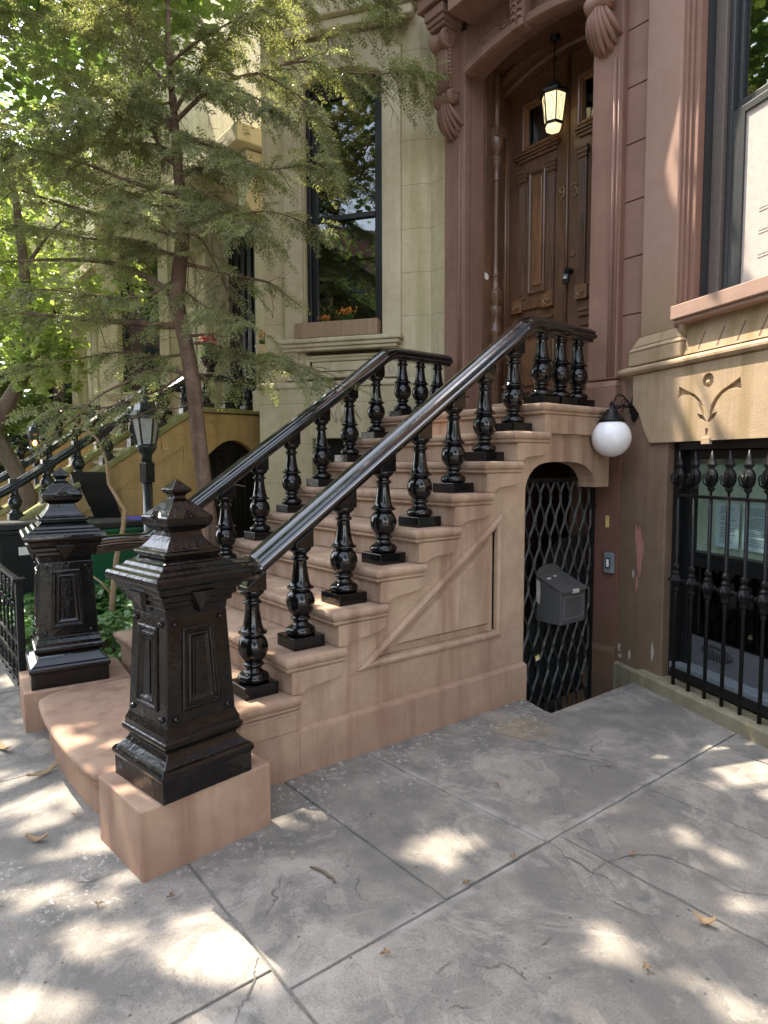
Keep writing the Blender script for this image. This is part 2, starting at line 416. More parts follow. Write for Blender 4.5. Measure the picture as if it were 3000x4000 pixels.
# ------------------------------------------------------------------ ground and pavement
def gp(u, v, z=0.0):       # photo pixel -> point on a level plane
    d = fw + rt*((u-1500)/2546.44) - up*((v-2000)/2546.44)
    return CAM + d*((z-CAM.z)/d.z)
WX0, WX1, WY0, WY1 = -.30, .25, 2.04, 3.30
b = MB()
for x0, x1, y0, y1 in ((-80, WX0, -80, 80), (WX1, 80, -80, 80), (WX0, WX1, -80, WY0), (WX0, WX1, WY1, 80)):
    b.add([(x0,y0,-.006),(x1,y0,-.006),(x1,y1,-.006),(x0,y1,-.006)], [(0,1,2,3)])
structure(b.build('ground', M_JOINT))
b = MB(); G = .004
def slab(poly, dz=0.0):
    c = sum((Vector(p) for p in poly), Vector((0,0)))/len(poly)
    pp = []
    for p in poly:
        d = Vector(p)-c; pp.append((c.x+d.x-math.copysign(G, d.x), c.y+d.y-math.copysign(G, d.y)))
    fine = []
    for i, p in enumerate(pp):
        a = Vector(p); e = Vector(pp[(i+1) % len(pp)]); L = (e-a).length; k = max(1, int(L/.07)); nn = Vector((-(e-a).y, (e-a).x))/max(L, 1e-6)
        fine.append(tuple(a)); w_ = 0
        for j in range(1, k):
            w_ = w_*.6+random.uniform(-.0022,.0022); fine.append(tuple(a.lerp(e, j/k)+nn*(abs(w_)+(.006 if random.random() < .05 else 0))))
    b.prism(fine, -.05, dz, XY)
# the yard beside the stoop
slab([(-.03,-.36),(1.12,-.36),(1.12,.29),(-.03,.27)], .0)
slab([(-.03,.27),(1.12,.29),(1.12,.87),(-.03,.785)], .002)
slab([(-.03,.785),(1.12,.87),(1.12,1.81),(-.03,1.47)], -.001)
slab([(-.03,1.47),(1.12,1.81),(1.12,2.80),(.25,3.10),(.25,2.02),(-.03,2.10)], .001)
for i, (y0, y1) in enumerate(((-.36,.95),(.95,1.62),(1.62,2.35),(2.35,3.0))):
    slab([(1.12,y0),(2.5,y0),(2.5,y1),(1.12,y1)], .001*(i%2)); slab([(2.5,y0),(4.2,y0),(4.2,y1),(2.5,y1)], .0); slab([(4.2,y0),(9,y0),(9,y1),(4.2,y1)], .001)
# the public sidewalk
xs = [-14,-10.5,-8.2,-6.5,-5,-3.5,-2.35,-.9,1.02,2.6,4.2,5.7,7.2,9]
for i in range(len(xs)-1):
    slab([(xs[i],-1.9),(xs[i+1],-1.9),(xs[i+1],-.36),(xs[i],-.36)], .0015*(i%2)); slab([(xs[i],-3.2),(xs[i+1],-3.2),(xs[i+1],-1.9),(xs[i],-1.9)], .001*((i+1)%2))
structure(b.build('pavement', M_PAVE, bevel=.004, seg=2))
b = MB(); b.box(-40,30,-3.42,-3.2,-.12,.01); structure(b.build('kerb', M_CURB, bevel=.01))
b = MB(); b.add([(-70,-60,-.002),(60,-60,-.002),(60,-3.42,-.002),(-70,-3.42,-.002)], [(0,1,2,3)]); structure(b.build('road', M_ASPHALT))
# cracks that cross the slabs
b = MB()
zc = lambda x, y: gp(1000+x*1.2055, 2700+y*1.2055); zb = lambda x, y: gp(x*.844, 2700+y*.844)
def crack(pts, wd):
    n = len(pts); vs = []; fs = []
    dense = []
    for i in range(n-1):
        for k in range(5):
            p = pts[i].lerp(pts[i+1], k/5); dense.append(p + Vector((random.uniform(-.006,.006), random.uniform(-.006,.006), 0)))
    dense.append(pts[-1]); n = len(dense)
    for i, p in enumerate(dense):
        d = dense[min(i+1,n-1)]-dense[max(0,i-1)]; d.normalize(); s = Vector((-d.y, d.x, 0))
        ww = wd*(.35+.65*math.sin(math.pi*min(1, max(.06, i/(n-1)))))*random.uniform(.6,1.2)
        vs += [(p.x+s.x*ww, p.y+s.y*ww, .0042), (p.x-s.x*ww, p.y-s.y*ww, .0042)]
    fs = [(2*i, 2*i+1, 2*i+3, 2*i+2) for i in range(n-1)]
    b.add(vs, fs)
crack([zc(*p) for p in ((950,490),(990,515),(1000,538),(1050,560),(1085,590),(1130,600),(1165,635))], .0030)
crack([zc(*p) for p in ((1060,625),(1090,590),(1130,555),(1200,535),(1270,532),(1330,540),(1400,570),(1480,605),(1560,650),(1659,665))], .0028)
crack([zc(*p) for p in ((1150,680),(1200,705),(1250,725))], .0025)
crack([zb(*p) for p in ((1190,1240),(1180,1310),(1160,1400),(1110,1470),(1090,1540))], .0032)
crack([zc(*p) for p in ((575,920),(610,895),(640,880))], .002)
crack([zc(*p) for p in ((700,890),(760,897),(800,885),(860,920),(880,940))], .002)
crack([zc(*p) for p in ((915,830),(940,815),(965,798))], .002)
crack([zc(*p) for p in ((620,1030),(660,1022),(700,1025))], .002)
crack([zb(*p) for p in ((300,870),(400,890),(480,860),(590,825))], .002)
structure(b.build('pavement_crack', M_JOINT, fix=False))

# ------------------------------------------------------------------ the stoop
W = 1.916; TR = .28; RI = .19481; Z1 = .42
stoop = thing('stoop', 'freshly painted pinkish brown stone stoop climbing from the pavement to the wooden double door', 'stoop', (-.95, 1.4, 0))
NOSE = [(-.06,0),(-.022,0),(-.011,-.003),(-.003,-.011),(0,-.024),(-.003,-.038),(-.011,-.048),(-.022,-.052),(-.016,-.056),(-.013,-.063),(-.017,-.071),(-.026,-.075),(-.06,-.077)]
def tread(b, xl, xr, yf, yb, z, path=None):
    path = path or [(xr, yb), (xr, yf), (xl, yf), (xl, yb)]
    b.sweep([(o, z+h) for o, h in NOSE], [(p[0], p[1]) for p in path][::1])
def stepname(k): return 'step'
tops = {}
for k in range(1, 9):
    y0 = (k-1)*TR; z = Z1+(k-1)*RI; zp = z-RI; b = MB()
    # moulded nosing on front and both returns (travel so that outward = left)
    path = [(0, y0+.37), (0, y0), (-W, y0), (-W, y0+.37)]
    path = [(x, y) for x, y in path]
    b.sweep([(o, z+h) for o, h in NOSE], path[::-1] if False else path, mp=XY)
    b.box(-W+.06, -.06, y0+.06, y0+.37, z-.06, z-.0002)
    # body with the scroll bracket at its end
    if k > 1:
        poly = [(y0+.045, zp+.003), (y0+.045, z-.076), (y0+.36, z-.076), (y0+.36, z-.105), (y0+.352, z-.125), (y0+.335, z-.142), (y0+.31, z-.152), (y0+.28, z-.157),
                (y0+.20, z-.163), (y0+.165, z-.166), (y0+.14, z-.172), (y0+.12, z-.181), (y0+.105, zp+.003)]
        b.prism(poly, -W+.02, -.02, YZ)
    else:
        b.prism([(.045, z-.076), (.365, z-.076), (.365,.245), (.3645,.242), (.3645,-.06), (.045,-.06)], -W+.02, -.02, YZ)
        b.prism([(.035,.245), (.035, z-.09), (.368, z-.09), (.368,.245)], -.0195, -.012, YZ)
    b.build('step', M_STOOP, stoop, bevel=.004)
y9 = 8*TR; z9 = Z1+8*RI
b = MB(); b.sweep([(o, z9+h) for o, h in NOSE], [(0, 3.085), (0, y9), (-W, y9), (-W, 3.085)])
b.box(-W+.06, -.06, y9+.06, 3.45, z9-.06, z9-.0002)
b.prism([(y9+.045, z9-RI+.003), (y9+.045, z9-.076), (3.08, z9-.076), (3.08, 1.775), (y9+.045, 1.775)], -W+.02, -.02, YZ)
b.build('landing', M_STOOP, stoop, bevel=.004)
b = MB(); b.sweep([(o, 2.125+h) for o, h in NOSE], [(-.27, 3.5), (-.27, 3.30), (-1.59, 3.30), (-1.59, 3.5)])
b.box(-1.53, -.33, 3.36, 3.7, 1.97, 2.1248); b.box(-1.575, -.285, 3.335, 3.37, 1.98, 2.05)
b.build('threshold', M_STOOP, stoop, bevel=.003)
# cheek wall with the arched gateway under the landing
stair = [(3.08, 1.80), (y9+.09, 1.80)]
for k in range(8, 1, -1):
    y0 = (k-1)*TR; z = Z1+(k-1)*RI
    stair += [(y0+.33, z-.03), (y0+.07, z-.03)]
stair += [(.34, .40), (.10, .40)]
arch = [(2.12,0), (2.12,1.385), (2.124,1.42), (2.138,1.46), (2.162,1.498), (2.2,1.535), (2.25,1.562), (2.32,1.579), (2.42,1.586), (2.60,1.586), (2.70,1.577), (2.78,1.558), (2.84,1.528), (2.878,1.488), (2.898,1.44), (2.902,1.40), (3.08,1.40)]
arch[0] = (2.12,-.06)
b = MB(); b.prism([(.10,-.06)]+arch+stair, -.19, -.05, YZ)
cheek = b.build('cheek_wall', M_STOOP, stoop)
b = MB(); b.frustum(-.0505,-.022,.366,2.128,-.06,-.0505,-.022,.366,2.128,.225); b.frustum(-.0505,-.022,.366,2.128,.225,-.0505,-.044,.366,2.122,.245); b.build('wall_plinth', M_STOOP, stoop, bevel=.003)
def tri_inset(P, d):
    n = len(P); out = []
    for i in range(n):
        a, p, c = Vector(P[i-1]), Vector(P[i]), Vector(P[(i+1) % n])
        d1 = (p-a).normalized(); d2 = (c-p).normalized(); n1 = Vector((-d1.y, d1.x)); n2 = Vector((-d2.y, d2.x))
        m = n1+n2; m = m/m.dot(n1); out.append(tuple(p+m*d))
    return out
TRI = [(.72,.455), (1.89,.455), (1.89,1.268)]     # counter clockwise in (y,z)
def cut(o, cutter):
    bpy.context.view_layer.update()
    md = o.modifiers.new('cut', 'BOOLEAN'); md.object = cutter; md.operation = 'DIFFERENCE'; md.solver = 'EXACT'
    me = bpy.data.meshes.new_from_object(o.evaluated_get(bpy.context.evaluated_depsgraph_get())); o.modifiers.clear(); o.data = me
    bpy.data.objects.remove(cutter)
cb = MB(); cb.prism(tri_inset(TRI, .050), -.080, .0, YZ); cut(cheek, cb.build('cutter', M_STOOP))
b = MB()
b.sweep([(-.012,-.052), (-.012,-.046), (-.004,-.046), (0,-.052), (.004,-.052), (.006,-.040), (.014,-.031), (.028,-.027), (.040,-.030), (.049,-.038), (.050,-.065), (.05,-.0801)], TRI, closed=True, mp=YZ)
I = tri_inset(TRI, .088); I2 = tri_inset(TRI, .108); n = 3
b.add([(-.0802, y, z) for y, z in I]+[(-.046, y, z) for y, z in I2], [(0,1,4,3),(1,2,5,4),(2,0,3,5),(3,4,5)])
b.build('triangular_panel', M_STOOP, cheek, bevel=.006)
b = MB(); b.prism([(.10,0), (3.08,0)]+stair, -W+.05, -W+.19, YZ); b.build('cheek_wall', M_STOOP, stoop)
# curved bottom step between the newel plinths
b = MB(); bow = []
for i in range(25):
    t = i/24; x = -.10 - 1.36*t; e = abs(2*t-1)
    bow.append((x, -.615 + .05*e**2 + .17*max(0, (e-.78)/.22)**2.4))
bow = [(-.10,.05)]+bow+[(-1.46,.05)]
b.sweep([(o, .235+h) for o, h in NOSE], bow, smooth=True)
cen = [(x*.965-.027, y+.05) for x, y in bow[1:-1]]
b.prism([(-.145,.04)]+cen+[(-1.42,.04)], .05, .2348, XY)
b.prism([(-.15,.04)]+[(x*.955-.035, y+.045) for x, y in bow[1:-1]]+[(-1.41,.04)], -.05, .16, XY)
b.build('bottom_step', M_STOOP, stoop)
def rotz(c, deg): return Matrix.Translation((c[0], c[1], 0)) @ Matrix.Rotation(R(deg), 4, 'Z')
b = MB(rotz((.10,-.27), 6)); b.box(-.20,.215,-.295,.285,-.06,.278); b.build('plinth', M_STOOP, stoop, bevel=.007)
b = MB(rotz((-1.484,-.626), -6)); b.box(-.50,0,0,.60,-.06,.235); b.build('plinth', M_STOOP, stoop, bevel=.007)

# ------------------------------------------------------------------ newel posts
def newel(label, cx, cy, zb, sc, deg, m):
    root = thing('newel_post', label, 'newel post', (cx, cy, zb), 'newel posts at the foot of the brown stoop')
    M = Matrix.Translation((cx, cy, zb)) @ Matrix.Rotation(R(deg), 4, 'Z') @ Matrix.Scale(sc, 4)
    q = math.sqrt(2)
    def sq(name, prof, parent=root, bev=.004):
        b = MB(M); b.lathe([(h*q, z) for h, z in prof], (0,0,0), 4, math.pi/4, smooth=False); return b.build(name, m, parent, bevel=bev)
    sq('base', [(.202,.001),(.202,.085),(.208,.090),(.211,.100),(.210,.112),(.203,.123),(.192,.128),(.170,.150),(.160,.166),(.158,.176),(.170,.188),(.178,.200),(.180,.210),(.177,.218),(.170,.224),(.169,.243),(.161,.262),(.156,.277)], bev=.003)
    sh = sq('shaft', [(.156,.2765),(.136,.70)])
    sq('cap', [(.134,.695),(.139,.735),(.154,.742),(.154,.760),(.168,.768),(.168,.786),(.184,.800),(.188,.822),(.210,.832),(.214,.843),(.213,.858),(.206,.868),(.198,.871),(.186,.874),(.178,.884),(.160,.892),(.150,.905),(.137,.908),(.118,.923),(.112,.929),(.126,.934),(.130,.941),(.128,.949),(.114,.955),(.104,.964),(.084,.988),(.072,1.008),(.067,1.028)], bev=.003)
    sq('finial', [(.067,1.0275),(.082,1.036),(.098,1.052),(.103,1.064),(.104,1.084),(.099,1.090),(.038,1.150),(.027,1.158),(.025,1.168),(.030,1.176),(.044,1.186),(.044,1.196),(.028,1.212),(.004,1.236)], bev=.002)
    def hw(z): return .156 + (.136-.156)*(z-.2765)/(.70-.2765)
    for k in range(4):
        Rk = Matrix.Rotation(k*math.pi/2, 4, 'Z')
        b = MB(M @ Rk)
        mp = lambda a, z, c: (a, -(hw(z)+c), z)
        P = [(-.088,.325), (.088,.325), (.072,.655), (-.072,.655)]
        b.sweep([(0,-.004),(0,.006),(.006,.010),(.014,.010),(.018,.003),(.024,.001),(.028,.007),(.036,.009),(.042,.004),(.050,-.002)], P, closed=True, mp=mp)
        I = tri_inset(P, .058); b.prism([(a, z) for a, z in I], -.004, .006, lambda a, z, c: mp(a, z, c))
        b.build('panel', m, sh, bevel=.0015)
        for z, w in ((.300,.118), (.672,.102)):
            for s in (-1, 1):
                b = MB(M @ Rk); b.sphere((s*w, -hw(z)-.002, z), .0125, 10); b.build('boss', m, sh)
        b = MB(M @ Rk)
        b.add([(-.062,-.176,.80),(.062,-.176,.80),(0,-.146,.702),(-.05,-.196,.80),(.05,-.196,.80),(0,-.164,.716)], [(0,1,2),(3,5,4),(0,3,4,1),(1,4,5,2),(2,5,3,0)])
        b.build('triangle_drop', m, root, bevel=.002)
        b = MB(M @ Rk); b.add([(-.045,-.1045,1.075),(.045,-.1045,1.075),(0,-.1045,1.112),(-.045,-.085,1.075),(.045,-.085,1.075),(0,-.06,1.112)], [(0,1,2),(3,5,4),(0,3,4,1),(1,4,5,2),(2,5,3,0)])
        b.sphere((0,-.1045,1.088), .009, 8); b.build('gablet', m, root, bevel=.001)
    return root
NR = newel('near black iron newel post with dusty cap, standing on the plinth nearest the camera', .125, -.29, .279, 1.0, 9, M_IRON2)
NL = newel('far black iron newel post with bluish shine on its cap, beside the ivy bed', -1.700, -.340, .236, 1.07, -7, M_IRON)

# ------------------------------------------------------------------ stair railings with balusters
def rail_prof(w=.082):
    return [(-w*.55,.0),(-w*.62,.018),(-w*.9,.024),(-w,.034),(-w,.046),(-w*.86,.053),(-w*.80,.060),(-w*.86,.068),(-w*.78,.080),(-w*.55,.088),(-w*.48,.094),(-w*.30,.104),(0,.109),
            (w*.30,.104),(w*.48,.094),(w*.55,.088),(w*.78,.080),(w*.86,.068),(w*.80,.060),(w*.86,.053),(w,.046),(w,.034),(w*.9,.024),(w*.62,.018),(w*.55,.0)]
def rail_mesh(b, path, prof):
    """path of (x,y,z) points for the underside; the profile stands upright across the path"""
    n = len(path); k = len(prof); vs = []; fs = []
    for i in range(n):
        p = Vector(path[i]); d = Vector(path[min(i+1,n-1)]) - Vector(path[max(i-1,0)]); d.normalize()
        s = Vector((d.y, -d.x, 0)); s.normalize(); s = -s
        u = s.cross(d); u = u if u.z > 0 else -u
        for o, h in prof: vs.append(p + s*o + u*h)
    for i in range(n-1):
        for q in range(k): fs.append((i*k+q, (i+1)*k+q, (i+1)*k+(q+1) % k, i*k+(q+1) % k))
    fs.append(list(range(k))); fs.append([(n-1)*k+q for q in range(k)][::-1]); b.add(vs, fs)
BAL = [(.060,.062),(.074,.066),(.080,.076),(.079,.090),(.070,.102),(.058,.108),(.046,.117),(.038,.130),(.040,.138),(.052,.143),(.055,.150),(.050,.157),(.042,.162),
       (.052,.172),(.066,.190),(.074,.212),(.0765,.234),(.074,.256),(.066,.277),(.055,.292),(.048,.299),(.060,.303),(.073,.308),(.074,.314),(.064,.320),(.054,.330),(.048,.350),(.042,.385),(.037,.425),(.035,.455),
       (.046,.460),(.049,.466),(.046,.473),(.036,.478),(.036,.490),(.044,.498),(.056,.508),(.061,.516),(.061,.526),(.05,.530)]
def baluster(parent, x, y, z, top, slope, m, sc=1.0, profile=BAL, bh=.062, bw=.092, tb=.054):
    """square foot, turned body, head block cut to the slope of the rail"""
    b = MB(Matrix.Translation((x, y, z)))
    b.box(-bw, bw, -bw, bw, 0, bh)
    b.lathe([(r*sc, h) for r, h in profile], (0,0,0), 20)
    zt = profile[-1][1]
    h = top-z
    b.add([(-tb,-tb,zt-.004),(tb,-tb,zt-.004),(tb,tb,zt-.004),(-tb,tb,zt-.004),(-tb,-tb,h-slope*tb),(tb,-tb,h-slope*tb),(tb,tb,h+slope*tb),(-tb,tb,h+slope*tb)],
          [(0,3,2,1),(4,5,6,7),(0,1,5,4),(1,2,6,5),(2,3,7,6),(3,0,4,7)])
    return b.build('baluster', m, parent, bevel=.003)
SL = RI/TR
def under(y): return 1.800 + SL*(y-1.35)
def smooth_path(pts, it=3):
    for _ in range(it):
        q = [pts[0]]
        for a, c in zip(pts[:-1], pts[1:]):
            a, c = Vector(a), Vector(c); q += [tuple(a*.75+c*.25), tuple(a*.25+c*.75)]
        q.append(pts[-1]); pts = q
    return pts
def stair_rail(label, x, newx, newy, m, newz):
    root = thing('stair_railing', label, 'railing', (x, 1.4, 1.2), 'railings of the brown stoop')
    yc = 2.30; zl = under(yc)+.005
    pts = [(newx, newy, newz), (newx*.55+x*.45, newy*.5+.07, newz+.012), (x, .20, under(.20)), (x, .30, under(.30)), (x, 1.2, under(1.2)), (x, yc-.10, under(yc-.10)), (x, yc+.01, zl+.01), (x, yc+.16, zl+.012), (x, 3.0, zl+.006)]
    b = MB(); rail_mesh(b, smooth_path(pts), rail_prof()); b.build('handrail', M_RAIL, root)
    first = None
    for k in range(1, 9):
        y = .205+(k-1)*TR; z = Z1+(k-1)*RI
        if first is None: first = baluster(root, x, y, z, under(y)+.006, SL, m)
        else: copy_part(first, root, (0, (k-1)*TR, (k-1)*RI))
    first = None
    for i, y in enumerate((2.46, 2.67, 2.88)):
        if first is None: first = baluster(root, x, y, z9, zl+.018, 0, m)
        else: copy_part(first, root, (0, y-2.46, 0))
    return root
stair_rail('glossy black balustrade on the right edge of the brown stoop, above the arched gate', -.20, -.02, -.12, M_IRON, 1.01)
stair_rail('glossy black balustrade on the left edge of the brown stoop, beside the cream house', -1.716, -1.70, -.16, M_IRON, 1.00)

# ------------------------------------------------------------------ the brownstone house
house = thing('brownstone_house', 'brown painted stone row house with the arched double door at the top of the stoop', 'house', (-.9, 3.2, 0))
AX0, AX1 = -1.60, -.27
def zarch(x, base=5.10, rise=.11): return base + rise*(1-((x+.935)/.665)**2)
b = MB(); b.box(-1.88,AX0,3.181,4.2,0,9.5); b.build('wall', M_BROWN, house)
b = MB(); b.box(AX1,.22,3.181,4.2,0,9.5); b.build('wall', M_BROWN, house)
poly = [(AX0, zarch(AX0))]+[(AX0+(AX1-AX0)*i/24, zarch(AX0+(AX1-AX0)*i/24)) for i in range(1, 24)]+[(AX1, zarch(AX1)), (AX1, 9.5), (AX0, 9.5)]
b = MB(); b.prism(poly, 3.12, 3.345, XZ); b.build('arch_wall', M_BROWN, house)
# stone courses beside the right pilaster (raised blocks leave the joints)
b = MB()
for z0, z1 in ((1.98,2.66),(2.66,3.07),(3.07,3.47),(3.47,3.875),(3.875,4.27),(4.27,4.67),(4.67,5.07),(5.07,5.5),(5.5,6.5)):
    b.box(-.02,.19,3.16,3.18,z0+.004,z1-.004)
o = b.build('stone_facing', M_BROWN, house, bevel=.003); 
b = MB()
for i in range(16): b.box(-1.879,-1.868,3.16,3.18,1.0+i*.42+.003,1.0+(i+1)*.42-.003)
b.build('stone_facing', M_BROWN, house)
# pilasters
for x0, x1, side in ((-1.865,AX0,1), (AX1,-.02,1)):
    b = MB(); b.box(x0, x1, 3.10, 3.1805, 2.20, 5.45)
    e = x1-.075 if side else x0
    pl = b.build('pilaster', M_BROWN, house, bevel=.012)
    b = MB()
    for dx, r in ((.0,.016), (.036,.012)):
        b.tube([(x1-.06+dx, 3.098, 2.22), (x1-.06+dx, 3.098, 4.49)], r, 10)
    b.build('bead_moulding', M_BROWN, pl)
    b = MB(); b.box(x0-.0, x1+.012, 3.075, 3.18, 1.979, 2.14); b.frustum(x0, x1+.012, 3.075, 3.18, 2.14, x0, x1+.002, 3.098, 3.18, 2.19)
    b.build('pilaster_base', M_BROWN, pl, bevel=.008)
    # carved console bracket
    br = MB(); X0, X1 = x0+.03, x1-.055; cx = (X0+X1)/2
    br.box(X0-.03, X1+.03, 2.84, 3.10, 5.52, 5.60); br.box(X0-.018, X1+.018, 2.86, 3.10, 5.475, 5.52); br.box(X0-.005, X1+.005, 2.88, 3.10, 5.44, 5.475)
    prof = [(3.10,5.44),(2.87,5.44)]+[(2.955+.088*math.cos(a), 5.352-.088*math.sin(a)) for a in [math.pi*(1.15+ -.15*0)+0 - t*math.pi*1.0/8 for t in range(0)]]
    br.lathe([(.001,-.5*(X1-X0)),(.080,-.5*(X1-X0)),(.090,-.4*(X1-X0)),(.074,-.12*(X1-X0)),(.066,0),(.074,.12*(X1-X0)),(.090,.4*(X1-X0)),(.080,.5*(X1-X0)),(.001,.5*(X1-X0))], (cx,2.955,5.352), 24, axis='x')
    br.prism([(3.10,5.44),(2.93,5.44),(2.90,5.36),(2.955,5.27),(2.965,5.2),(2.985,4.93),(3.10,4.93)], X0+.012, X1-.012, YZ)
    k0 = br.build('console_bracket', M_BROWN, house, bevel=.006)
    b = MB()
    for i in range(4):
        xx = X0+.045+i*(X1-X0-.09)/3; b.tube([(xx,2.950,5.30),(xx,2.960,5.2),(xx,2.982,4.92)], .0155, 8)
    b.build('fluted_shaft', M_BROWN, k0)
    for s in (X0+.008, X1-.008):
        b = MB()
        b.lathe([(.001,-.02)]+[(max(.004,.0178*abs(math.sin(math.pi*i/6))), .033*i/6) for i in range(1,66)]+[(.001,.37)], (s,2.972,4.935), 8); b.build('bead_string', M_BROWN, k0)
    b = MB()
    wd = X1-X0
    b.lathe([(.001,-.5*wd-.012),(.058,-.5*wd-.012),(.068,-.40*wd),(.052,-.17*wd),(.062,0),(.052,.17*wd),(.068,.40*wd),(.058,.5*wd+.012),(.001,.5*wd+.012)], (cx,3.0,4.865), 24, axis='x')
    b.build('lower_scroll', M_BROWN, k0)
    for s, yy, zz, r0_ in ((X1+.001,2.955,5.352,.072),(X1+.013,3.0,4.865,.052)):
        b = MB(); b.tube([(s, yy+math.cos(t)*r0_*(1-t/14.5), zz+math.sin(t)*r0_*(1-t/14.5)) for t in [i*.32 for i in range(42)]], .0065, 6)
        b.build('volute', M_BROWN, k0)
    b = MB()
    for i in range(7):
        u = (i-3)/3; n = 10; pts = []; rr = []
        for j in range(n):
            t = j/(n-1); L = .30-.10*abs(u)**1.5
            pts.append((cx+u*(.046+.078*t**.8), 2.965+.125*t**1.3+.02*abs(u)-.035*math.sin(math.pi*t), 4.83-L*t)); rr.append(.006+.017*math.sin(math.pi*(.08+.86*t**1.4)))
        b.tube(pts, rr, 8)
    b.prism([(3.10,4.82),(3.02,4.80),(3.03,4.68),(3.07,4.57),(3.10,4.55)], X0+.02, X1-.02, YZ)
    b.build('acanthus_leaf', M_BROWN, k0)
# arch label, keystone, frieze carving, hood
lo = [(-1.545+1.22*i/24, zarch(-1.545+1.22*i/24, 5.0, .10)) for i in range(25)]
b = MB()
b.sweep([(0,3.13),(0,3.06),(.010,3.035),(.035,3.03),(.045,3.04),(.055,3.05),(.085,3.052),(.095,3.075),(.105,3.09),(.105,3.13)], lo, mp=lambda a, z, c: (a, c, z))
b.build('arch_moulding', M_BROWN, house, bevel=.003)
b = MB(); b.prism([(-1.02,5.43),(-.985,5.085),(-.865,5.085),(-.83,5.43)], 3.0, 3.125, XZ); ks = b.build('keystone', M_BROWN, house, bevel=.008)
b = MB()
for i in range(5):
    for s in (-1, 1):
        z = 5.15+.055*i; b.tube([(-.925, 2.998, z), (-.925+s*.025, 2.99, z+.02), (-.925+s*.05, 2.995, z+.012), (-.925+s*.058, 3.0, z-.012)], [.006,.014,.012,.003], 8)
b.tube([(-.925,2.997,5.11),(-.925,2.99,5.40)], [.006,.012], 8); b.build('keystone_leaf', M_BROWN, ks)
b = MB()
for s in (1, -1):
    f = lambda x, z: (-.925+s*(x+.925), 3.117, z)
    def st(pts, rad): b.tube([f(*p) for p in smooth_path([(p[0], p[1]) + (0,) for p in pts], 2)] if False else [f(*p) for p in pts], rad, 6)
    st([(-1.49,5.20),(-1.475,5.255),(-1.43,5.29),(-1.36,5.31),(-1.28,5.315),(-1.20,5.30),(-1.13,5.285),(-1.06,5.29),(-1.03,5.32),(-1.04,5.355),(-1.075,5.36),(-1.09,5.335),(-1.07,5.32)], [.006,.008,.009,.009,.009,.009,.009,.009,.009,.008,.008,.007,.005])
    for bx, bz, dx, dz in ((-1.36,5.31,.07,.06),(-1.28,5.315,.08,.055),(-1.2,5.30,.07,-.05),(-1.42,5.30,.06,-.06),(-1.13,5.285,.05,.06)):
        st([(bx,bz),(bx-dx*.2,bz+dz*.5),(bx+dx*.3,bz+dz),(bx+dx,bz+dz*.9)], [.004,.012,.010,.002])
b.build('carved_vine', M_BROWN, house)
b = MB(); b.box(-1.52,-.35,2.80,3.13,5.43,5.62); b.box(-1.93,.02,2.81,3.18,5.62,5.74); b.box(-1.95,.05,2.77,3.18,5.74,5.95)
b.build('door_hood', M_BROWN, house, bevel=.008)
# lower pier by the gate
b = MB(); b.box(-.45,.0,3.15,3.179,-.45,2.0); b.build('pier', M_PIER, house, bevel=.006)
b = MB(); b.box(-.46,.0,3.118,3.15,-.45,.125); b.frustum(-.46,.0,3.118,3.15,.125,-.455,-.002,3.140,3.15,.165); b.build('pier_base', M_PIER, house, bevel=.004)
b = MB(); b.box(-.33,.01,3.10,3.16,1.78,1.976); b.frustum(-.33,.01,3.10,3.16,1.74,-.33,.01,3.10,3.16,1.78); b.box(-.335,.015,3.08,3.17,1.87,1.935); b.build('pier_band', M_PIER, house, bevel=.012)

# timber frame, column and doors
wood = MB(); wood.box(-1.6005,-1.575,3.346,3.74,2.0,5.3); fr = wood.build('door_frame', M_WOOD, house, bevel=.004)
b = MB(); b.box(AX1-.025,AX1+.0005,3.346,3.74,2.0,5.3); b.build('door_frame', M_WOOD, house, bevel=.004)
col = [(.02,2.12),(.05,2.14),(.05,2.40),(.062,2.42),(.066,2.47),(.05,2.50),(.058,2.60),(.052,2.78),(.060,2.80),(.064,2.83),(.05,2.87),(.043,2.93),(.058,2.97),(.062,3.02),(.058,3.05),(.036,3.07),(.055,3.10),(.060,3.16),(.062,3.19),(.045,3.21),(.035,3.23),(.036,3.33),(.042,3.335),(.042,3.355),(.03,3.36),(.028,3.42),(.026,4.20),(.034,4.21),(.034,4.235),(.028,4.24),(.034,4.32),(.048,4.37),(.042,4.385),(.052,4.41),(.04,4.43),(.03,4.45),(.062,4.50),(.066,4.56),(.066,4.60),(.02,4.605)]
b = MB(); b.lathe(col, (-1.548,3.47,0), 16); b.box(-1.60,-1.49,3.41,3.53,4.59,4.68); b.tube([(-1.548,3.47,4.66),(-1.548,3.47,5.15)], .03, 10)
b.build('turned_column', M_WOOD, fr, bevel=.003)
b = MB(); b.tube([(-1.565,3.62,2.12),(-1.565,3.62,5.15)], .017, 10); b.tube([(-1.57,3.66,2.12),(-1.57,3.66,5.15)], .012, 10); b.build('half_round', M_WOOD2, fr)
b = MB(); b.lathe(col, (-.322,3.47,0), 16); b.build('turned_column', M_WOOD, house)
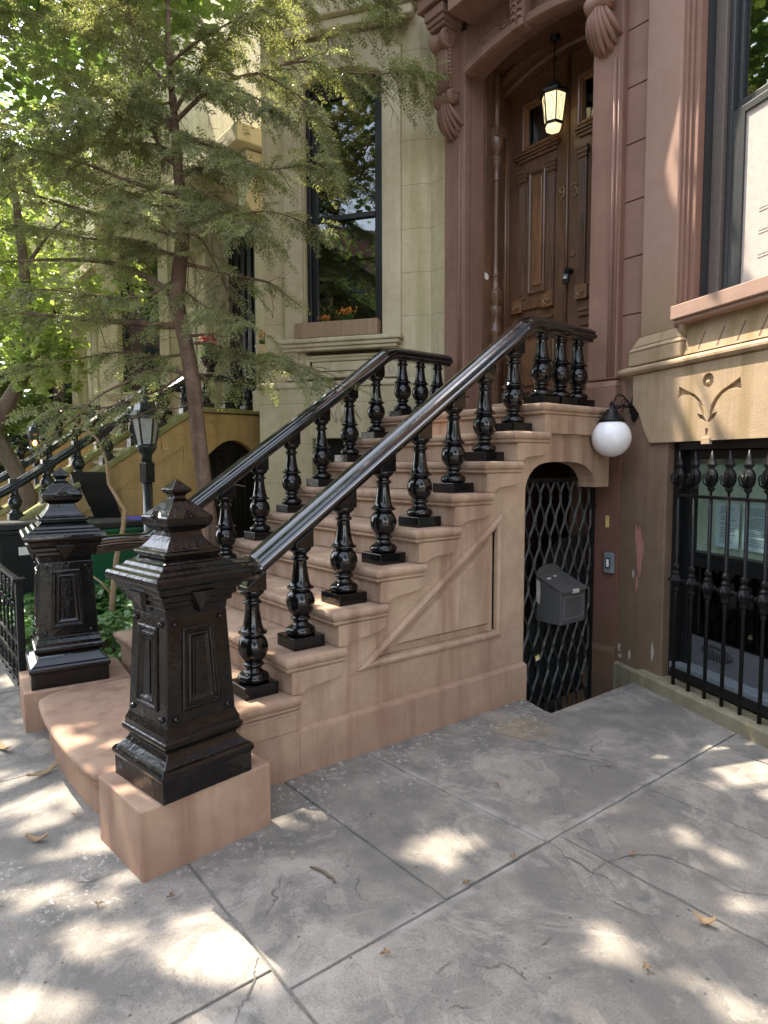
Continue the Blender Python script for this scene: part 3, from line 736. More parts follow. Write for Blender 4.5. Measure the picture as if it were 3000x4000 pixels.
# arched wooden head above the doors
b = MB()
hp = [(AX0+.02+(AX1-AX0-.04)*i/24, zarch(AX0+.02+(AX1-AX0-.04)*i/24, 5.0, .13)) for i in range(25)]
b.prism(hp+[(AX1-.02,5.6),(AX0+.02,5.6)], 3.66, 3.74, XZ)
b.sweep([(0,3.67),(0,3.60),(.02,3.585),(.05,3.585),(.06,3.60),(.085,3.60),(.10,3.55),(.13,3.54),(.13,3.67)], hp, mp=lambda a, z, c: (a, c, z))
b.build('door_head', M_WOOD, house)
b = MB(); b.box(-1.6,-.27,3.345,3.74,5.215,5.3); b.build('head_soffit', M_WOOD, house)
def rect(x0, x1, z0, z1): return [(x0,z0),(x0,z1),(x1,z1),(x1,z0)]
PAN = [(0,0),(.004,-.014),(.012,-.020),(.020,-.016),(.026,-.006),(.032,0)]
def door_leaf(xa, xb, flip):
    """built on x from xa (hinge) to xb (meeting stile)"""
    f = (lambda x: x) if not flip else (lambda x: -1.837-x)   # mirrored about the seam
    def bx(b, x0, x1, y0, y1, z0, z1):
        a, c = sorted((f(x0), f(x1))); b.box(a, c, y0, y1, z0, z1)
    X0, X1 = -1.575, -.922; b = MB()
    # stiles and rails round the glass opening
    bx(b, X0, -1.372, 3.70, 3.745, 2.13, 5.2); bx(b, -1.06, X1, 3.70, 3.745, 2.13, 5.2); bx(b, -1.372, -1.06, 3.70, 3.745, 2.13, 4.52)
    bx(b, -1.372, -1.06, 3.70, 3.745, 4.86, 5.2)
    lf = b.build('door', M_WOOD, house, bevel=.003)
    b = MB(); bx(b, -1.372, -1.06, 3.718, 3.722, 4.52, 4.86); b.build('pane', M_GLASS, lf)
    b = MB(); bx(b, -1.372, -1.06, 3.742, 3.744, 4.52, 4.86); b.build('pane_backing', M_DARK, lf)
    def mould(r, prof, name, m=M_WOOD, y=3.70):
        b = MB(); pts = [(f(x), z) for x, z in r]
        if flip: pts = pts[::-1]
        b.sweep(prof, pts, closed=True, mp=lambda a, z, c: (a, y+c, z)); b.build(name, m, lf)
    mould(rect(-1.425,-1.02,4.475,4.905), [(0,0),(0,-.018),(-.010,-.030),(-.022,-.026),(-.028,-.014),(-.040,-.016),(-.046,-.006),(-.056,.012)], 'glass_moulding', M_WOOD2)
    b = MB(); bx(b, -1.50,-1.0,3.655,3.70,4.44,4.462); bx(b,-1.485,-1.012,3.668,3.70,4.415,4.44); bx(b,-1.47,-1.03,3.68,3.70,4.385,4.415); b.build('ledge', M_WOOD, lf, bevel=.006)
    for cx in (-1.415,-1.085):
        b = MB(); bx(b, cx-.040, cx+.040, 3.672, 3.70, 3.12, 4.20)
        for d in (-.022,-.008,.008,.022): bx(b, cx+d-.004, cx+d+.004, 3.666, 3.672, 3.16, 4.16)
        bx(b, cx-.047, cx+.047, 3.660, 3.70, 4.20, 4.235); bx(b, cx-.053, cx+.053, 3.652, 3.70, 4.235, 4.27); bx(b, cx-.058, cx+.058, 3.645, 3.70, 4.27, 4.295)
        b.build('pilaster_strip', M_WOOD, lf, bevel=.004)
    mould(rect(-1.345,-1.155,3.16,4.27), [(0,0),(0,-.016),(-.012,-.022),(-.022,-.012),(-.03,0)], 'panel_moulding', M_WOOD)
    b = MB(); bx(b, -1.305,-1.195,3.688,3.70,3.23,4.21); b.build('panel', M_WOOD2, lf, bevel=.008)
    for cx in (-1.455,-1.10):
        b = MB(); bx(b, cx-.062, cx+.062, 3.655, 3.70, 3.005, 3.125)
        b.lathe([(.040,0),(.040,.006),(.034,.010),(.028,.004),(.020,.004),(.018,.012),(.002,.014)], (f(cx),3.655,3.065), 16, axis='y'); b.build('rosette_block', M_WOOD2, lf, bevel=.004)
    b = MB(); bx(b, -1.393,-1.162,3.675,3.70,3.02,3.11); bx(b,-1.50,-1.05,3.665,3.70,2.90,2.935); bx(b,-1.49,-1.06,3.675,3.70,2.86,2.90); b.build('lock_rail', M_WOOD, lf, bevel=.006)
    mould(rect(-1.48,-1.03,2.24,2.80), [(0,0),(0,-.016),(-.012,-.024),(-.024,-.018),(-.034,-.006),(-.044,0)], 'panel_moulding', M_WOOD)
    b = MB(); bx(b, -1.41,-1.10,3.685,3.70,2.31,2.73); b.build('panel', M_WOOD2, lf, bevel=.01)
    return lf
dl = door_leaf(0, 0, False); dr = door_leaf(0, 0, True)
b = MB(); b.tube([(-.9185,3.694,2.13),(-.9185,3.694,5.13)], .016, 8); b.build('meeting_bead', M_WOOD, dl)
def ogl(pts): return smooth_path([(p[0], p[1], p[2]) for p in pts], 2)
def digit(pts, cx, cz, parent, name='house_number'):
    b = MB(); b.tube(ogl([(cx+x*.95, 3.692, cz+z*.95) for x, z in pts]), .0058, 8); b.build(name, M_BRASS, parent)
digit([(.022,.032),(.016,.052),(-.004,.056),(-.024,.044),(-.026,.020),(-.010,.004),(.010,.010),(.022,.030),(.024,.010),(.020,-.02),(.006,-.046),(-.016,-.056)], -.972, 3.975, dl)
digit([(-.024,.056),(.022,.056),(-.002,.016),(.016,.012),(.027,-.010),(.022,-.038),(.0,-.054),(-.022,-.046),(-.026,-.026),(-.012,-.018)], -.835, 3.962, dr)
b = MB(); b.lathe([(.024,0),(.024,.004),(.010,.008),(.010,.03),(.024,.04),(.029,.055),(.022,.068),(.004,.072)], (-.860,3.70,3.27), 16, axis='y'); b.build('knob', M_IRON_DULL, dr)
b = MB(); b.lathe([(.026,0),(.026,.006),(.018,.010),(.012,.006),(.002,.006)], (-.852,3.70,3.42), 16, axis='y'); b.build('escutcheon', M_WOOD2, dr)
b = MB(); b.box(-1.6,-.2,3.80,3.82,1.9,5.4); b.build('hall_backing', M_DARK, house)

# ---- the canted bay on the right (local frame: s along the wall, t into the wall, z)
BM = Matrix.Translation((.18,3.1,0)) @ Matrix.Rotation(R(-22), 4, 'Z')
SX = 3.2
b = MB(BM); b.box(-.24,.29,.0,.5,-.45,1.80); b.box(-.24,.29,.0,.5,1.80,2.205); b.v and None
b = MB(BM); b.prism([(-.24,-.45),(.288,-.45),(.288,1.735),(1.9,1.735),(1.9,-.45),(SX,-.45),(SX,2.21),(-.24,2.21)], .0, .35, lambda a, z, c: (a, c, z))
bw = b.build('basement_wall', M_BASE, house, bevel=.01)
of = lambda a, z, c: (a, c, z)
b = MB(BM); b.prism([(.14,1.715),(SX,1.715),(SX,2.2),(-.05,2.2),(-.05,2.0),(.02,1.93),(.085,1.80)], -.026, -.0005, of); fz = b.build('frieze', M_BASE_UP, house)
cb = MB(BM)
P = [(.668+.046*math.cos(2*math.pi*k/24), 2.085+.046*math.sin(2*math.pi*k/24)) for k in range(24)]; cb.prism(P, -.05, -.003, of)
for sgn in (-1, 1):
    L1 = [(.020,1.875),(.030,1.93),(.062,1.975),(.11,2.012),(.165,2.035),(.25,2.075),(.262,2.0),(.215,2.018),(.165,2.012),(.118,1.988),(.08,1.95),(.050,1.90),(.034,1.875)]
    if sgn < 0: L1 = L1[::-1]
    cb.prism([(.668+sgn*x, z) for x, z in L1], -.05, -.003, of)
    L2 = [(.006,1.838),(.03,1.872),(.085,1.888),(.062,1.852),(.034,1.838),(.012,1.822)]
    if sgn < 0: L2 = L2[::-1]
    cb.prism([(.668+sgn*x, z) for x, z in L2], -.05, -.003, of)
cb.prism([(.660,1.75),(.676,1.75),(.680,1.79),(.656,1.79)], -.05, -.003, of)
bpy.context.view_layer.update(); cut(fz, cb.build('cutter', M_BASE))
b = MB(BM); b.prism([(.632,1.690),(.704,1.690),(.704,1.735),(.632,1.735)], -.034, -.010, of); b.build('keystone_drop', M_BASE_UP, fz, bevel=.004)
b = MB(BM); b.sphere((.655,-.006,2.075), .018, 10); b.build('carved_seed', M_BASE_UP, fz)
# belt course, plinth of the upper pilaster, pilaster, window surround
BELT = [(0,2.185),(.012,2.195),(.02,2.205),(.045,2.212),(.058,2.228),(.058,2.243),(.046,2.258),(.02,2.266),(.0,2.275)]
b = MB(BM); b.sweep(BELT, [(SX,0),(-.24,0),(-.24,.3)][::-1] if False else [(SX,0),(-.22,0),(-.22,.3)], mp=XY); b.build('belt_course', M_BASE_UP, house)
b = MB(BM); b.box(-.10,.43,-.035,.3,2.27,2.37); b.frustum(-.105,.435,-.042,.3,2.37,-.085,.41,-.025,.3,2.40); b.frustum(-.085,.41,-.025,.3,2.40,-.03,.335,-.004,.3,2.47); b.build('pilaster_base', M_BASE_UP, house, bevel=.008)
b = MB(BM); b.box(-.02,.325,.0,.4,2.465,9.5); b.build('bay_pilaster', M_BAY, house, bevel=.01)
b = MB(BM)
for s0, s1, t in ((.325,.355,.02),(.355,.385,.035),(.385,.43,.05)): b.box(s0, s1+.0, t, .4, 2.60, 6.5)
b.build('window_reveal', M_BROWN, house, bevel=.004)
b = MB(BM); b.prism([(.33,2.27),(SX,2.27),(SX,2.50),(.33,2.50)], .03, .35, of)
b.add([(.44,-.02,2.275),(SX,-.02,2.275),(SX,.03,2.49),(.44,.03,2.49)], [(0,1,2,3)])
b.build('apron', M_BASE_UP, house, bevel=.002, fix=False)
b = MB(BM)
for i in range(9):
    s = .56+i*.155; b.prism([(s,2.295),(s+.010,2.295),(s+.068,2.475),(s+.058,2.475)], -.0, .0, of) if False else b.add([(s,-.018,2.29),(s+.012,-.018,2.29),(s+.062,.0275,2.475),(s+.050,.0275,2.475)], [(0,1,2,3)])
b.build('apron_shadow_line', M_PIER, house, fix=False)  # flat dark strips painting the diagonal shadow lines on the apron
b = MB(BM); b.box(.372,2.25,-.075,.2,2.505,2.595); b.box(.39,2.23,-.055,.2,2.48,2.505); b.build('window_sill', M_SILL, house, bevel=.006)
b = MB(BM); b.box(2.2,SX,.0,.4,2.465,9.5); b.build('wall', M_BAY, house)
b = MB(BM); b.box(.325,2.2,.0,.4,5.6,9.5); b.build('wall', M_BAY, house)
# double hung window with a white screen in the lower sash
b = MB(BM); b.box(.43,.455,.10,.32,2.597,5.6); b.build('window_track', M_FRAME, house)
b = MB(BM); b.box(.455,.545,.14,.32,2.597,5.6); b.box(2.11,2.2,.14,.32,2.597,5.6); b.box(.545,2.11,.14,.32,5.5,5.6); win = b.build('window', M_GREYTRIM, house, bevel=.004)
b = MB(BM); b.box(.545,.585,.165,.30,2.597,5.5); b.build('casing', M_FRAME, win, bevel=.004)
b = MB(BM); b.box(.585,.615,.20,.25,3.80,5.5); b.box(2.04,2.11,.20,.25,3.80,5.5); b.box(.585,2.11,.195,.25,3.745,3.80); b.build('upper_sash', M_FRAME, win, bevel=.004)
b = MB(BM); b.box(.615,2.04,.222,.226,3.80,5.5); b.build('pane', M_GLASS, win)
b = MB(BM); b.box(.585,.68,.17,.20,2.63,3.745); b.box(2.03,2.11,.17,.20,2.63,3.745); b.box(.68,2.03,.17,.20,3.70,3.745); b.box(.68,2.03,.17,.20,2.63,2.665); b.build('lower_sash', M_FRAME, win, bevel=.003)
b = MB(BM); b.box(.68,2.03,.184,.187,2.665,3.70); b.build('insect_screen', M_BLIND, win)
b = MB(BM)
for z in (2.80,2.94,3.07): b.box(.80,2.03,.1815,.1835,z,z+.006); b.box(.80,2.03,.182,.1835,z+.018,z+.021)
b.build('reflection_line', M_BLIND, win, bevel=.002)  # thin strips standing in for faint lines reflected in the window
b = MB(BM); b.box(.545,2.11,.14,.32,2.597,2.63); b.build('sill_strip', M_WHITE, win)
b = MB(BM); b.box(.44,2.2,.34,.36,2.5,5.7); b.build('room_backing', M_DARK, win)
# basement window
b = MB(BM); b.box(.288,.335,.06,.30,.10,1.735); b.box(1.85,1.9,.06,.30,.10,1.735); b.box(.335,1.85,.06,.30,1.66,1.735); b.box(.335,1.85,.06,.30,.10,.14); bwin = b.build('basement_window', M_FRAME_BLK, house, bevel=.004)
b = MB(BM); b.box(.335,.385,.12,.28,.14,1.66); b.box(1.80,1.85,.12,.28,.14,1.66); b.box(.385,1.80,.12,.28,1.60,1.66); b.build('sash_frame', M_FRAME_BLK, bwin, bevel=.004)
b = MB(BM); b.box(.385,1.80,.11,.20,.885,.955); b.box(.385,1.80,.105,.20,.955,.985); b.build('meeting_rail', M_FRAME_BLK, bwin, bevel=.004)
b = MB(BM); b.box(.385,1.80,.15,.154,.985,1.60); b.build('pane', M_GLASS_CLEAR, bwin)
b = MB(BM); b.box(.385,1.80,.16,.163,.42,.885); b.build('lower_pane', M_GLASS, bwin)
b = MB(BM); b.box(.385,1.80,.17,.19,.20,.40); b.build('air_conditioner_panel', M_ACGREY, bwin)
b = MB(BM)
for i in range(10): b.tube([(.505+i*.022,.167,.295),(.505+i*.022,.167,.355)], .0045, 6)
b.tube([(.49+.12+.13*math.cos(t),.167,.325+.042*math.sin(t)) for t in [i*.2 for i in range(32)]], .005, 6); b.build('vent_grille', M_FRAME, bwin)
b = MB(BM); b.box(.31,1.87,.05,.25,.135,.20); b.build('sill_board', M_GREY, bwin, bevel=.003)
b = MB(BM); b.box(.385,1.80,.185,.19,.95,1.60); b.build('pale_backing', M_PALE_BACKING, bwin)  # pale sheet close behind the pane, standing in for reflected sky brightness
b = MB(BM); b.box(.36,1.85,.30,.31,.1,.95); b.build('room_backing', M_DARK, bwin)
b = MB(BM); b.box(.10,SX,-.09,.34,-.05,.088); b.frustum(-.23,.10,-.05,.34,-.45,-.23,.10,-.045,.34,.06); b.build('kerb_sill', M_CURB, house, bevel=.012)
# flaked paint on the basement wall
for i, (s, z, w_, h_, m_) in enumerate(((.035,.93,.035,.16,M_PINKCHIP),(-.005,1.06,.014,.06,M_PINKCHIP),(.012,.70,.012,.05,M_PINKCHIP),(-.03,.76,.01,.025,M_PAINTCHIP),(-.175,.17,.016,.03,M_PAINTCHIP),(-.05,.15,.012,.035,M_PAINTCHIP),(.2,.24,.014,.06,M_PAINTCHIP),(-.16,.11,.02,.014,M_PAINTCHIP))):
    b = MB(BM); n = 18; ph = random.random()*9
    P = [(s+w_*math.cos(t)*(1+.25*math.sin(3*t+ph)+.06*math.sin(5*t)), z+h_*math.sin(t)*(1+.2*math.sin(4*t+ph))) for t in [2*math.pi*k/n for k in range(n)]]
    b.prism(P, -.003, .001, of); b.build('flaked_paint', m_, bw)
# house rear body so nothing is hollow from the side
b = MB(); b.box(-1.879,4.2,4.21,10,0,9.5); b.build('house_body', M_BROWN, house)
b = MB(); b.box(WX0,WX1,WY0,3.16,-.47,-.45); b.build('well_floor', M_JOINT, house)
b = MB(); b.box(-.03,WX1+.02,2.02,2.04,-.45,-.002); b.box(WX1,WX1+.02,2.04,3.02,-.45,-.002); b.build('well_kerb', M_STOOP, house)

# ------------------------------------------------------------------ things on the brownstone
# lattice gate under the stoop
gate = thing('lattice_gate', 'black iron lattice gate in the arched opening under the stoop landing', 'gate', (-.20, 2.6, -.4))
b = MB(); b.box(-.215,-.185,3.085,3.118,-.45,1.47); b.box(-.215,-.185,2.10,2.13,-.45,1.47); b.box(-.215,-.185,2.13,3.085,1.44,1.47); b.box(-.212,-.188,2.13,3.085,-.42,-.39)
b.build('frame', M_IRON_DULL, gate, bevel=.003)
b = MB(); n = 17; P = .085
for i in range(n):
    y0 = 2.145+i*.0585; sg = 1 if i % 2 else -1; pts = []
    for j in range(0, 61):
        z = -.40+j*(1.84/60); ph = (z/.156)*math.pi
        tri = math.sin(ph); pts.append((-.20+sg*.004, min(3.084, max(2.131, y0+sg*.0295*tri)), z))
    b.tube(pts, .0105, 4, smooth=False)
b.build('lattice', M_LATTICE, gate)
b = MB(); b.prism([(2.42,-.2),(3.06,-.2),(3.06,1.02),(2.75,1.02),(2.62,.95),(2.45,.55),(2.36,.40),(2.20,.18),(2.14,-.15)], -.232, -.228, YZ); b.build('guard_plate', M_BLACKBIN, gate)
b = MB(); b.tube([(-.19,3.02,1.24),(-.17,3.10,1.24)], .012, 8); b.build('hinge_pin', M_IRON_DULL, gate)
# mailbox
mb = thing('mailbox', 'worn dark metal mailbox with sloping lid and curved back plate, hung on the lattice gate', 'mailbox', (-.10, 2.58, .46))
x0, x1, y0, y1 = -.18, .03, 2.415, 2.70
b = MB(); b.prism([(x0,.455),(x1,.455),(x1,.685),(x0,.77)], y0, y1, lambda a, z, c: (a, c, z)); b.build('body', M_MAILBOX, mb, bevel=.006)
b = MB(); b.prism([(x0+.005,.772),(x1+.02,.683),(x1+.02,.695),(x0+.005,.786)], y0-.008, y1+.008, lambda a, z, c: (a, c, z)); lid = b.build('lid', M_MAILBOX, mb, bevel=.004)
b = MB(); b.prism([(y0+.005,.70),(y1-.005,.70),(y1-.005,.785)]+[(y0+.1425+.136*math.cos(t), .785+.065*math.sin(t)) for t in [math.pi*k/12 for k in range(1,12)]]+[(y0+.005,.785)], x0-.012, x0+.004, YZ); b.build('back_plate', M_MAILBOX, mb, bevel=.003)
b = MB(); b.sweep([(0,0),(0,.006),(.010,.006),(.010,0)], [(y0+.03,.49),(y1-.03,.49),(y1-.03,.65),(y0+.03,.65)], closed=True, mp=lambda a, z, c: (x1+c, a, z)); b.build('front_frame', M_ACGREY, mb)
b = MB(); b.box(x1+.004,x1+.024,y0+.11,y0+.18,.672,.70); b.build('hasp', M_PAINTCHIP, mb, bevel=.004)
for k, (xx, yy, w_, h_) in enumerate(((-.12,2.47,.02,.05),(-.135,2.56,.018,.04))):
    b = MB(); zz = .786-(xx-x0)*.405; b.prism([(yy-h_/2,0),(yy+h_/2,.0),(yy+h_*.4,.012),(yy-h_*.3,.016)], 0,.003, lambda a, q, c: (xx+q, a, zz-q*.4+c+.002)); b.build('paint_flake', M_PAINTCHIP, lid)
b = MB(); b.prism([(x0+.002,.60),(x0+.028,.58),(x0+.035,.66),(x0+.03,.74),(x0+.002,.755)], y0-.003, y0+.001, lambda a, z, c: (a, c, z)); b.build('paint_flake', M_PAINTCHIP, mb)
# key lock boxes
def lockbox(label, cx, cy, cz, ang, face, axis):
    r = thing('key_lockbox', label, 'lock box', (cx, cy, cz), None)
    M = Matrix.Translation((cx, cy, cz)) @ Matrix.Rotation(face, 4, 'Z') @ Matrix.Rotation(ang, 4, 'Y')
    b = MB(M); b.box(-.030,.030,-.025,.0,-.105,-.012); b.build('body', M_BLACKBIN, r, bevel=.008)
    b = MB(M); b.tube([(-.018,-.012,-.015),(-.018,-.012,.02),(-.012,-.012,.034),(0,-.012,.04),(.012,-.012,.034),(.018,-.012,.02),(.018,-.012,-.015)], .005, 8); b.build('shackle', M_IRON_DULL, r)
    b = MB(M); b.box(-.021,.021,-.028,-.0245,-.06,-.024); b.build('sticker', M_YELLOW if axis else M_GREY, r)
    b = MB(M); b.box(-.014,.014,-.030,-.0275,-.058,-.045); b.build('dial_window', M_WHITE, r)
    return r
lockbox('black key lock box with yellow sticker clipped low on the lattice gate', -.165, 2.375, .24, R(-14), R(90), True)
lockbox('dark key lock box hanging from the knob of the wooden door', -.862, 3.64, 3.255, R(6), 0, False)
# door bell and name plates
db = thing('doorbell', 'grey weatherproof doorbell on the brown pier right of the gate', 'doorbell', (-.06, 3.15, .81))
b = MB(); b.box(-.105,-.022,3.118,3.1495,.735,.895); b.build('housing', M_GREY, db, bevel=.01)
b = MB(); b.box(-.083,-.047,3.114,3.1185,.775,.855); b.build('recess', M_BLACKBIN, db)
b = MB(); b.box(-.076,-.054,3.110,3.1145,.785,.845); b.build('button', M_WHITE, db, bevel=.003)
b = MB(); b.box(-.105,-.08,3.135,3.1495,1.085,1.175); o = b.build('name_plate', M_YELLOW, None, bevel=.002); tag(o, 'small yellow plate fixed on the brown pier above the doorbell', 'plate')
b = MB(); b.box(-1.572,-1.566,3.50,3.54,3.27,3.40); o = b.build('name_plate', M_YELLOW, None, bevel=.002); tag(o, 'yellow card fixed on the dark wooden door frame behind the turned column', 'plate')
b = MB(); b.prism([(3.346,3.31),(3.372,3.295),(3.396,3.31),(3.396,3.345),(3.372,3.36),(3.346,3.36)], -1.5745, -1.571, YZ); o = b.build('paper_tag', M_WHITE, None); tag(o, 'white paper tag at the edge of the wooden door frame', 'tag')
# hanging porch lantern
HL = (-.93, 3.50)
hl = thing('hanging_lantern', 'lit six sided lantern on a chain in front of the wooden double door', 'lantern', (HL[0], HL[1], 4.5))
def hexl(b, prof): b.lathe(prof, (HL[0], HL[1], 0), 6, R(20), smooth=False)
zc0 = 4.60
b = MB(); hexl(b, [(.03,zc0+.235),(.05,zc0+.225),(.055,zc0+.205),(.125,zc0+.155),(.130,zc0+.125),(.112,zc0+.118)]); b.lathe([(.004,zc0+.27),(.018,zc0+.25),(.022,zc0+.235)][::-1], (HL[0],HL[1],0), 10); b.build('cap', M_IRON_DULL, hl, bevel=.003)
b = MB(); hexl(b, [(.104,zc0+.118),(.078,zc0-.10)]); b.build('glass', M_LAMPGLASS, hl)
b = MB(); hexl(b, [(.080,zc0-.10),(.086,zc0-.105),(.086,zc0-.12),(.075,zc0-.125)])
for k in range(6):
    a = R(20)+k*math.pi/3; c_, s_ = math.cos(a), math.sin(a)
    b.tube([(HL[0]+.106*c_,HL[1]+.106*s_,zc0+.118),(HL[0]+.080*c_,HL[1]+.080*s_,zc0-.10)], .0055, 6)
b.build('cage', M_IRON_DULL, hl)
b = MB(); hexl(b, [(.072,zc0-.12),(.060,zc0-.165)]); b.build('lower_glass', M_LAMPGLASS, hl)
b = MB()
for k in range(6):
    a0 = R(20)+k*math.pi/3; a1 = a0+math.pi/3
    def fp(u, z):
        r = .0785+(z-(zc0-.10))*.119+.001; p0 = Vector((math.cos(a0), math.sin(a0)))*r; p1 = Vector((math.cos(a1), math.sin(a1)))*r; p = p0.lerp(p1, u); return (HL[0]+p.x, HL[1]+p.y, z)
    for s in (-1, 1): b.tube([fp(.5, zc0+.10), fp(.5+s*.22, zc0+.05), fp(.5+s*.30, zc0), fp(.5+s*.16, zc0-.05), fp(.5, zc0-.09)], .0022, 4)
b.build('leading', M_IRON_DULL, hl)
b = MB(); b.sphere((HL[0],HL[1],zc0-.01), .026, 10, 1.4); b.build('bulb', M_BULB, hl)
b = MB()
for k in range(12):
    z = zc0+.265+k*.026; a = (k % 2)*math.pi/2
    b.tube([(HL[0]+.008*math.cos(t)*math.cos(a), HL[1]+.008*math.cos(t)*math.sin(a), z+.017*math.sin(t)) for t in [i*math.pi/5 for i in range(11)]], .0024, 4)
b.build('chain', M_IRON_DULL, hl)
b = MB(); b.lathe([(.045,5.205),(.045,5.195),(.02,5.175),(.008,5.15),(.008,4.86+.30)], (HL[0],HL[1],0), 12); b.tube([(HL[0],HL[1],5.16),(HL[0],HL[1],4.90)], .003, 5); b.build('ceiling_rose', M_IRON_DULL, hl)
# globe wall lamp
gl = thing('globe_wall_lamp', 'white opal globe lamp on a scrolled black wall bracket beside the gate', 'wall lamp', (.085, 2.90, 1.75))
gx, gy, gz = .078, 2.905, 1.755
b = MB(); b.sphere((gx,gy,gz), .137, 36); b.build('globe', M_OPAL, gl)
b = MB(); b.lathe([(.085,gz+.112),(.088,gz+.118),(.086,gz+.135),(.066,gz+.142),(.058,gz+.165),(.045,gz+.178),(.038,gz+.20),(.018,gz+.21),(.014,gz+.235),(.020,gz+.245),(.006,gz+.262)], (gx,gy,0), 20); b.build('gallery', M_IRON_DULL, gl)
W_ = BM @ Vector((-.048, 0, 1.985))
b = MB(); a_ = Vector((gx,gy,gz+.225)); b.tube([a_, a_.lerp(W_, .5)+Vector((0,0,.0)), Vector((W_.x,W_.y,gz+.225))], .0095, 8)
dx = (W_-a_); dx.z = 0; dx.normalize()
sc = [a_+dx*.02+Vector((0,0,.035)), a_+dx*.03+Vector((0,0,.065)), a_+dx*.06+Vector((0,0,.085)), a_+dx*.10+Vector((0,0,.075)), a_+dx*.14+Vector((0,0,.045)), a_+dx*.155+Vector((0,0,.01))]
b.tube(sc, .006, 6); b.tube([a_+dx*.11+Vector((0,0,.03))+(dx*math.cos(t)+Vector((0,0,math.sin(t))))*.028*(1-t/11) for t in [i*.4 for i in range(22)]], .0045, 6)
b.build('arm', M_IRON_DULL, gl)
b = MB(BM); b.prism([(-.048+x, 1.975+z) for x, z in ((-.05,0),(-.055,.03),(-.03,.05),(-.02,.085),(0,.10),(.02,.085),(.03,.05),(.055,.03),(.05,0),(.055,-.03),(.03,-.05),(.02,-.085),(0,-.10),(-.02,-.085),(-.03,-.05),(-.055,-.03))], -.022, .0, of)
b.build('wall_plate', M_IRON_DULL, gl, bevel=.006)
# window grille
gr = thing('window_grille', 'black iron window guard with spear finials in front of the basement window', 'window guard', tuple(BM @ Vector((1.1,-.03,.1))))
b = MB(BM); b.box(.42,1.87,-.042,-.018,1.352,1.372); b.build('rail', M_IRON_DULL, gr, bevel=.003)
b = MB(BM); b.box(.42,1.87,-.036,-.022,.150,.205); b.build('bottom_rail', M_IRON_DULL, gr, bevel=.003)
first = None; s = .449
FIN = [(.008,1.372),(.010,1.395),(.028,1.412),(.030,1.418),(.022,1.426),(.034,1.44),(.046,1.462),(.050,1.485),(.046,1.508),(.032,1.53),(.022,1.542),(.034,1.556),(.037,1.566),(.030,1.572),(.020,1.60),(.001,1.652)]
KN = [(.010,.68),(.016,.70),(.014,.72),(.026,.735),(.024,.755),(.036,.78),(.046,.80),(.036,.82),(.026,.835),(.028,.85),(.016,.865),(.024,.885),(.022,.90),(.010,.915)]
for i in range(10):
    if first is None:
        b = MB(BM); b.tube([(s,-.03,.09),(s,-.03,1.372)], .0115, 8)
        first = b.build('bar', M_IRON_DULL, gr)
        b = MB(BM @ Matrix.Translation((s,-.03,0)) @ Matrix.Scale(.55, 4, (0,1,0))); b.lathe(FIN, (0,0,0), 10)
        for sg in (-1, 1):
            b.tube([(sg*.012,-.03,1.43),(sg*.034,-.05,1.45),(sg*.044,-.05,1.485),(sg*.03,-.05,1.505),(sg*.018,-.05,1.49),(sg*.024,-.05,1.475)], .006, 6)
            b.tube([(0,-.05,1.43),(sg*.008,-.062,1.47),(sg*.014,-.05,1.52)], [.004,.007,.002], 6)
        b.build('spear_finial', M_IRON_DULL, first)
        b = MB(BM @ Matrix.Translation((s,-.03,0))); b.lathe(KN, (0,0,0), 8, smooth=False)
        for t in range(4):
            b.sphere((.045*math.cos(t*math.pi/2+.3), .045*math.sin(t*math.pi/2+.3), .80), .014, 6)
        b.build('knot', M_IRON_DULL, first)
    else:
        d = BM.to_3x3() @ Vector((.1395*i, 0, 0)); copy_part(first, gr, d)
# notices behind the glass
for k, (s0, s1, lab, tl) in enumerate(((.565,.755,'left sheet of printed paper taped inside the basement window',-.006),(.785,1.02,'right sheet of printed paper taped inside the basement window',-.004))):
    r = thing('notice_sheet', lab, 'notice', tuple(BM @ Vector((s0,.17,1.03))), 'notices in the basement window')
    b = MB(BM); b.add([(s0,.166,1.035),(s1,.166,1.035+tl),(s1+.002,.167,1.315),(s0-.004,.167,1.322),(s0,.168,1.035),(s1,.168,1.035+tl),(s1+.002,.169,1.315),(s0-.004,.169,1.322)], [(0,1,2,3),(7,6,5,4),(0,4,5,1),(1,5,6,2),(2,6,7,3),(3,7,4,0)]); b.build('sheet', M_PAPER, r)
    b = MB(BM); z = 1.295; rr = random.Random(k)
    while z > 1.06:
        e = s0+.02+rr.random()*.03; f_ = s1-.02-rr.random()*.06
        if rr.random() < .82: b.box(e, f_, .1645, .1658, z, z+.0035)
        z -= .0105
    b.build('text_lines', M_INK, r)

# ------------------------------------------------------------------ the cream house next door
FA = 35.0
FM = Matrix.Translation((-2.202,3.098,0)) @ Matrix.Rotation(R(FA), 4, 'Z')
ch = thing('cream_house', 'cream stone row house with planter under its tall black window, beside the brown house', 'house', (-5, 3.2, 0), 'cream stone row houses')
def arc(s0, s1, z, rise, n=14): return [(s0+(s1-s0)*i/n, z+rise*(1-(2*i/n-1)**2)) for i in range(n+1)]
b = MB(); b.box(-2.16,-1.883,3.19,4.2,0,9.5); b.build('wall', M_CREAM, ch)
b = MB(); b.prism([(-2.148,3.189),(-2.202,3.098),(-2.32,3.3),(-2.2,3.5)], 0, 9.5, XY); b.build('wall', M_CREAM, ch)
b = MB(FM)
top = arc(-1.235,-.395,5.40,.11)
b.prism([(-1.708,2.42),(-1.235,2.42)]+top+[(-.395,2.42),(0,2.42),(0,9.5),(-1.708,9.5)], .0, .30, of)
b.build('bay_wall', M_CREAM, ch, bevel=.006)
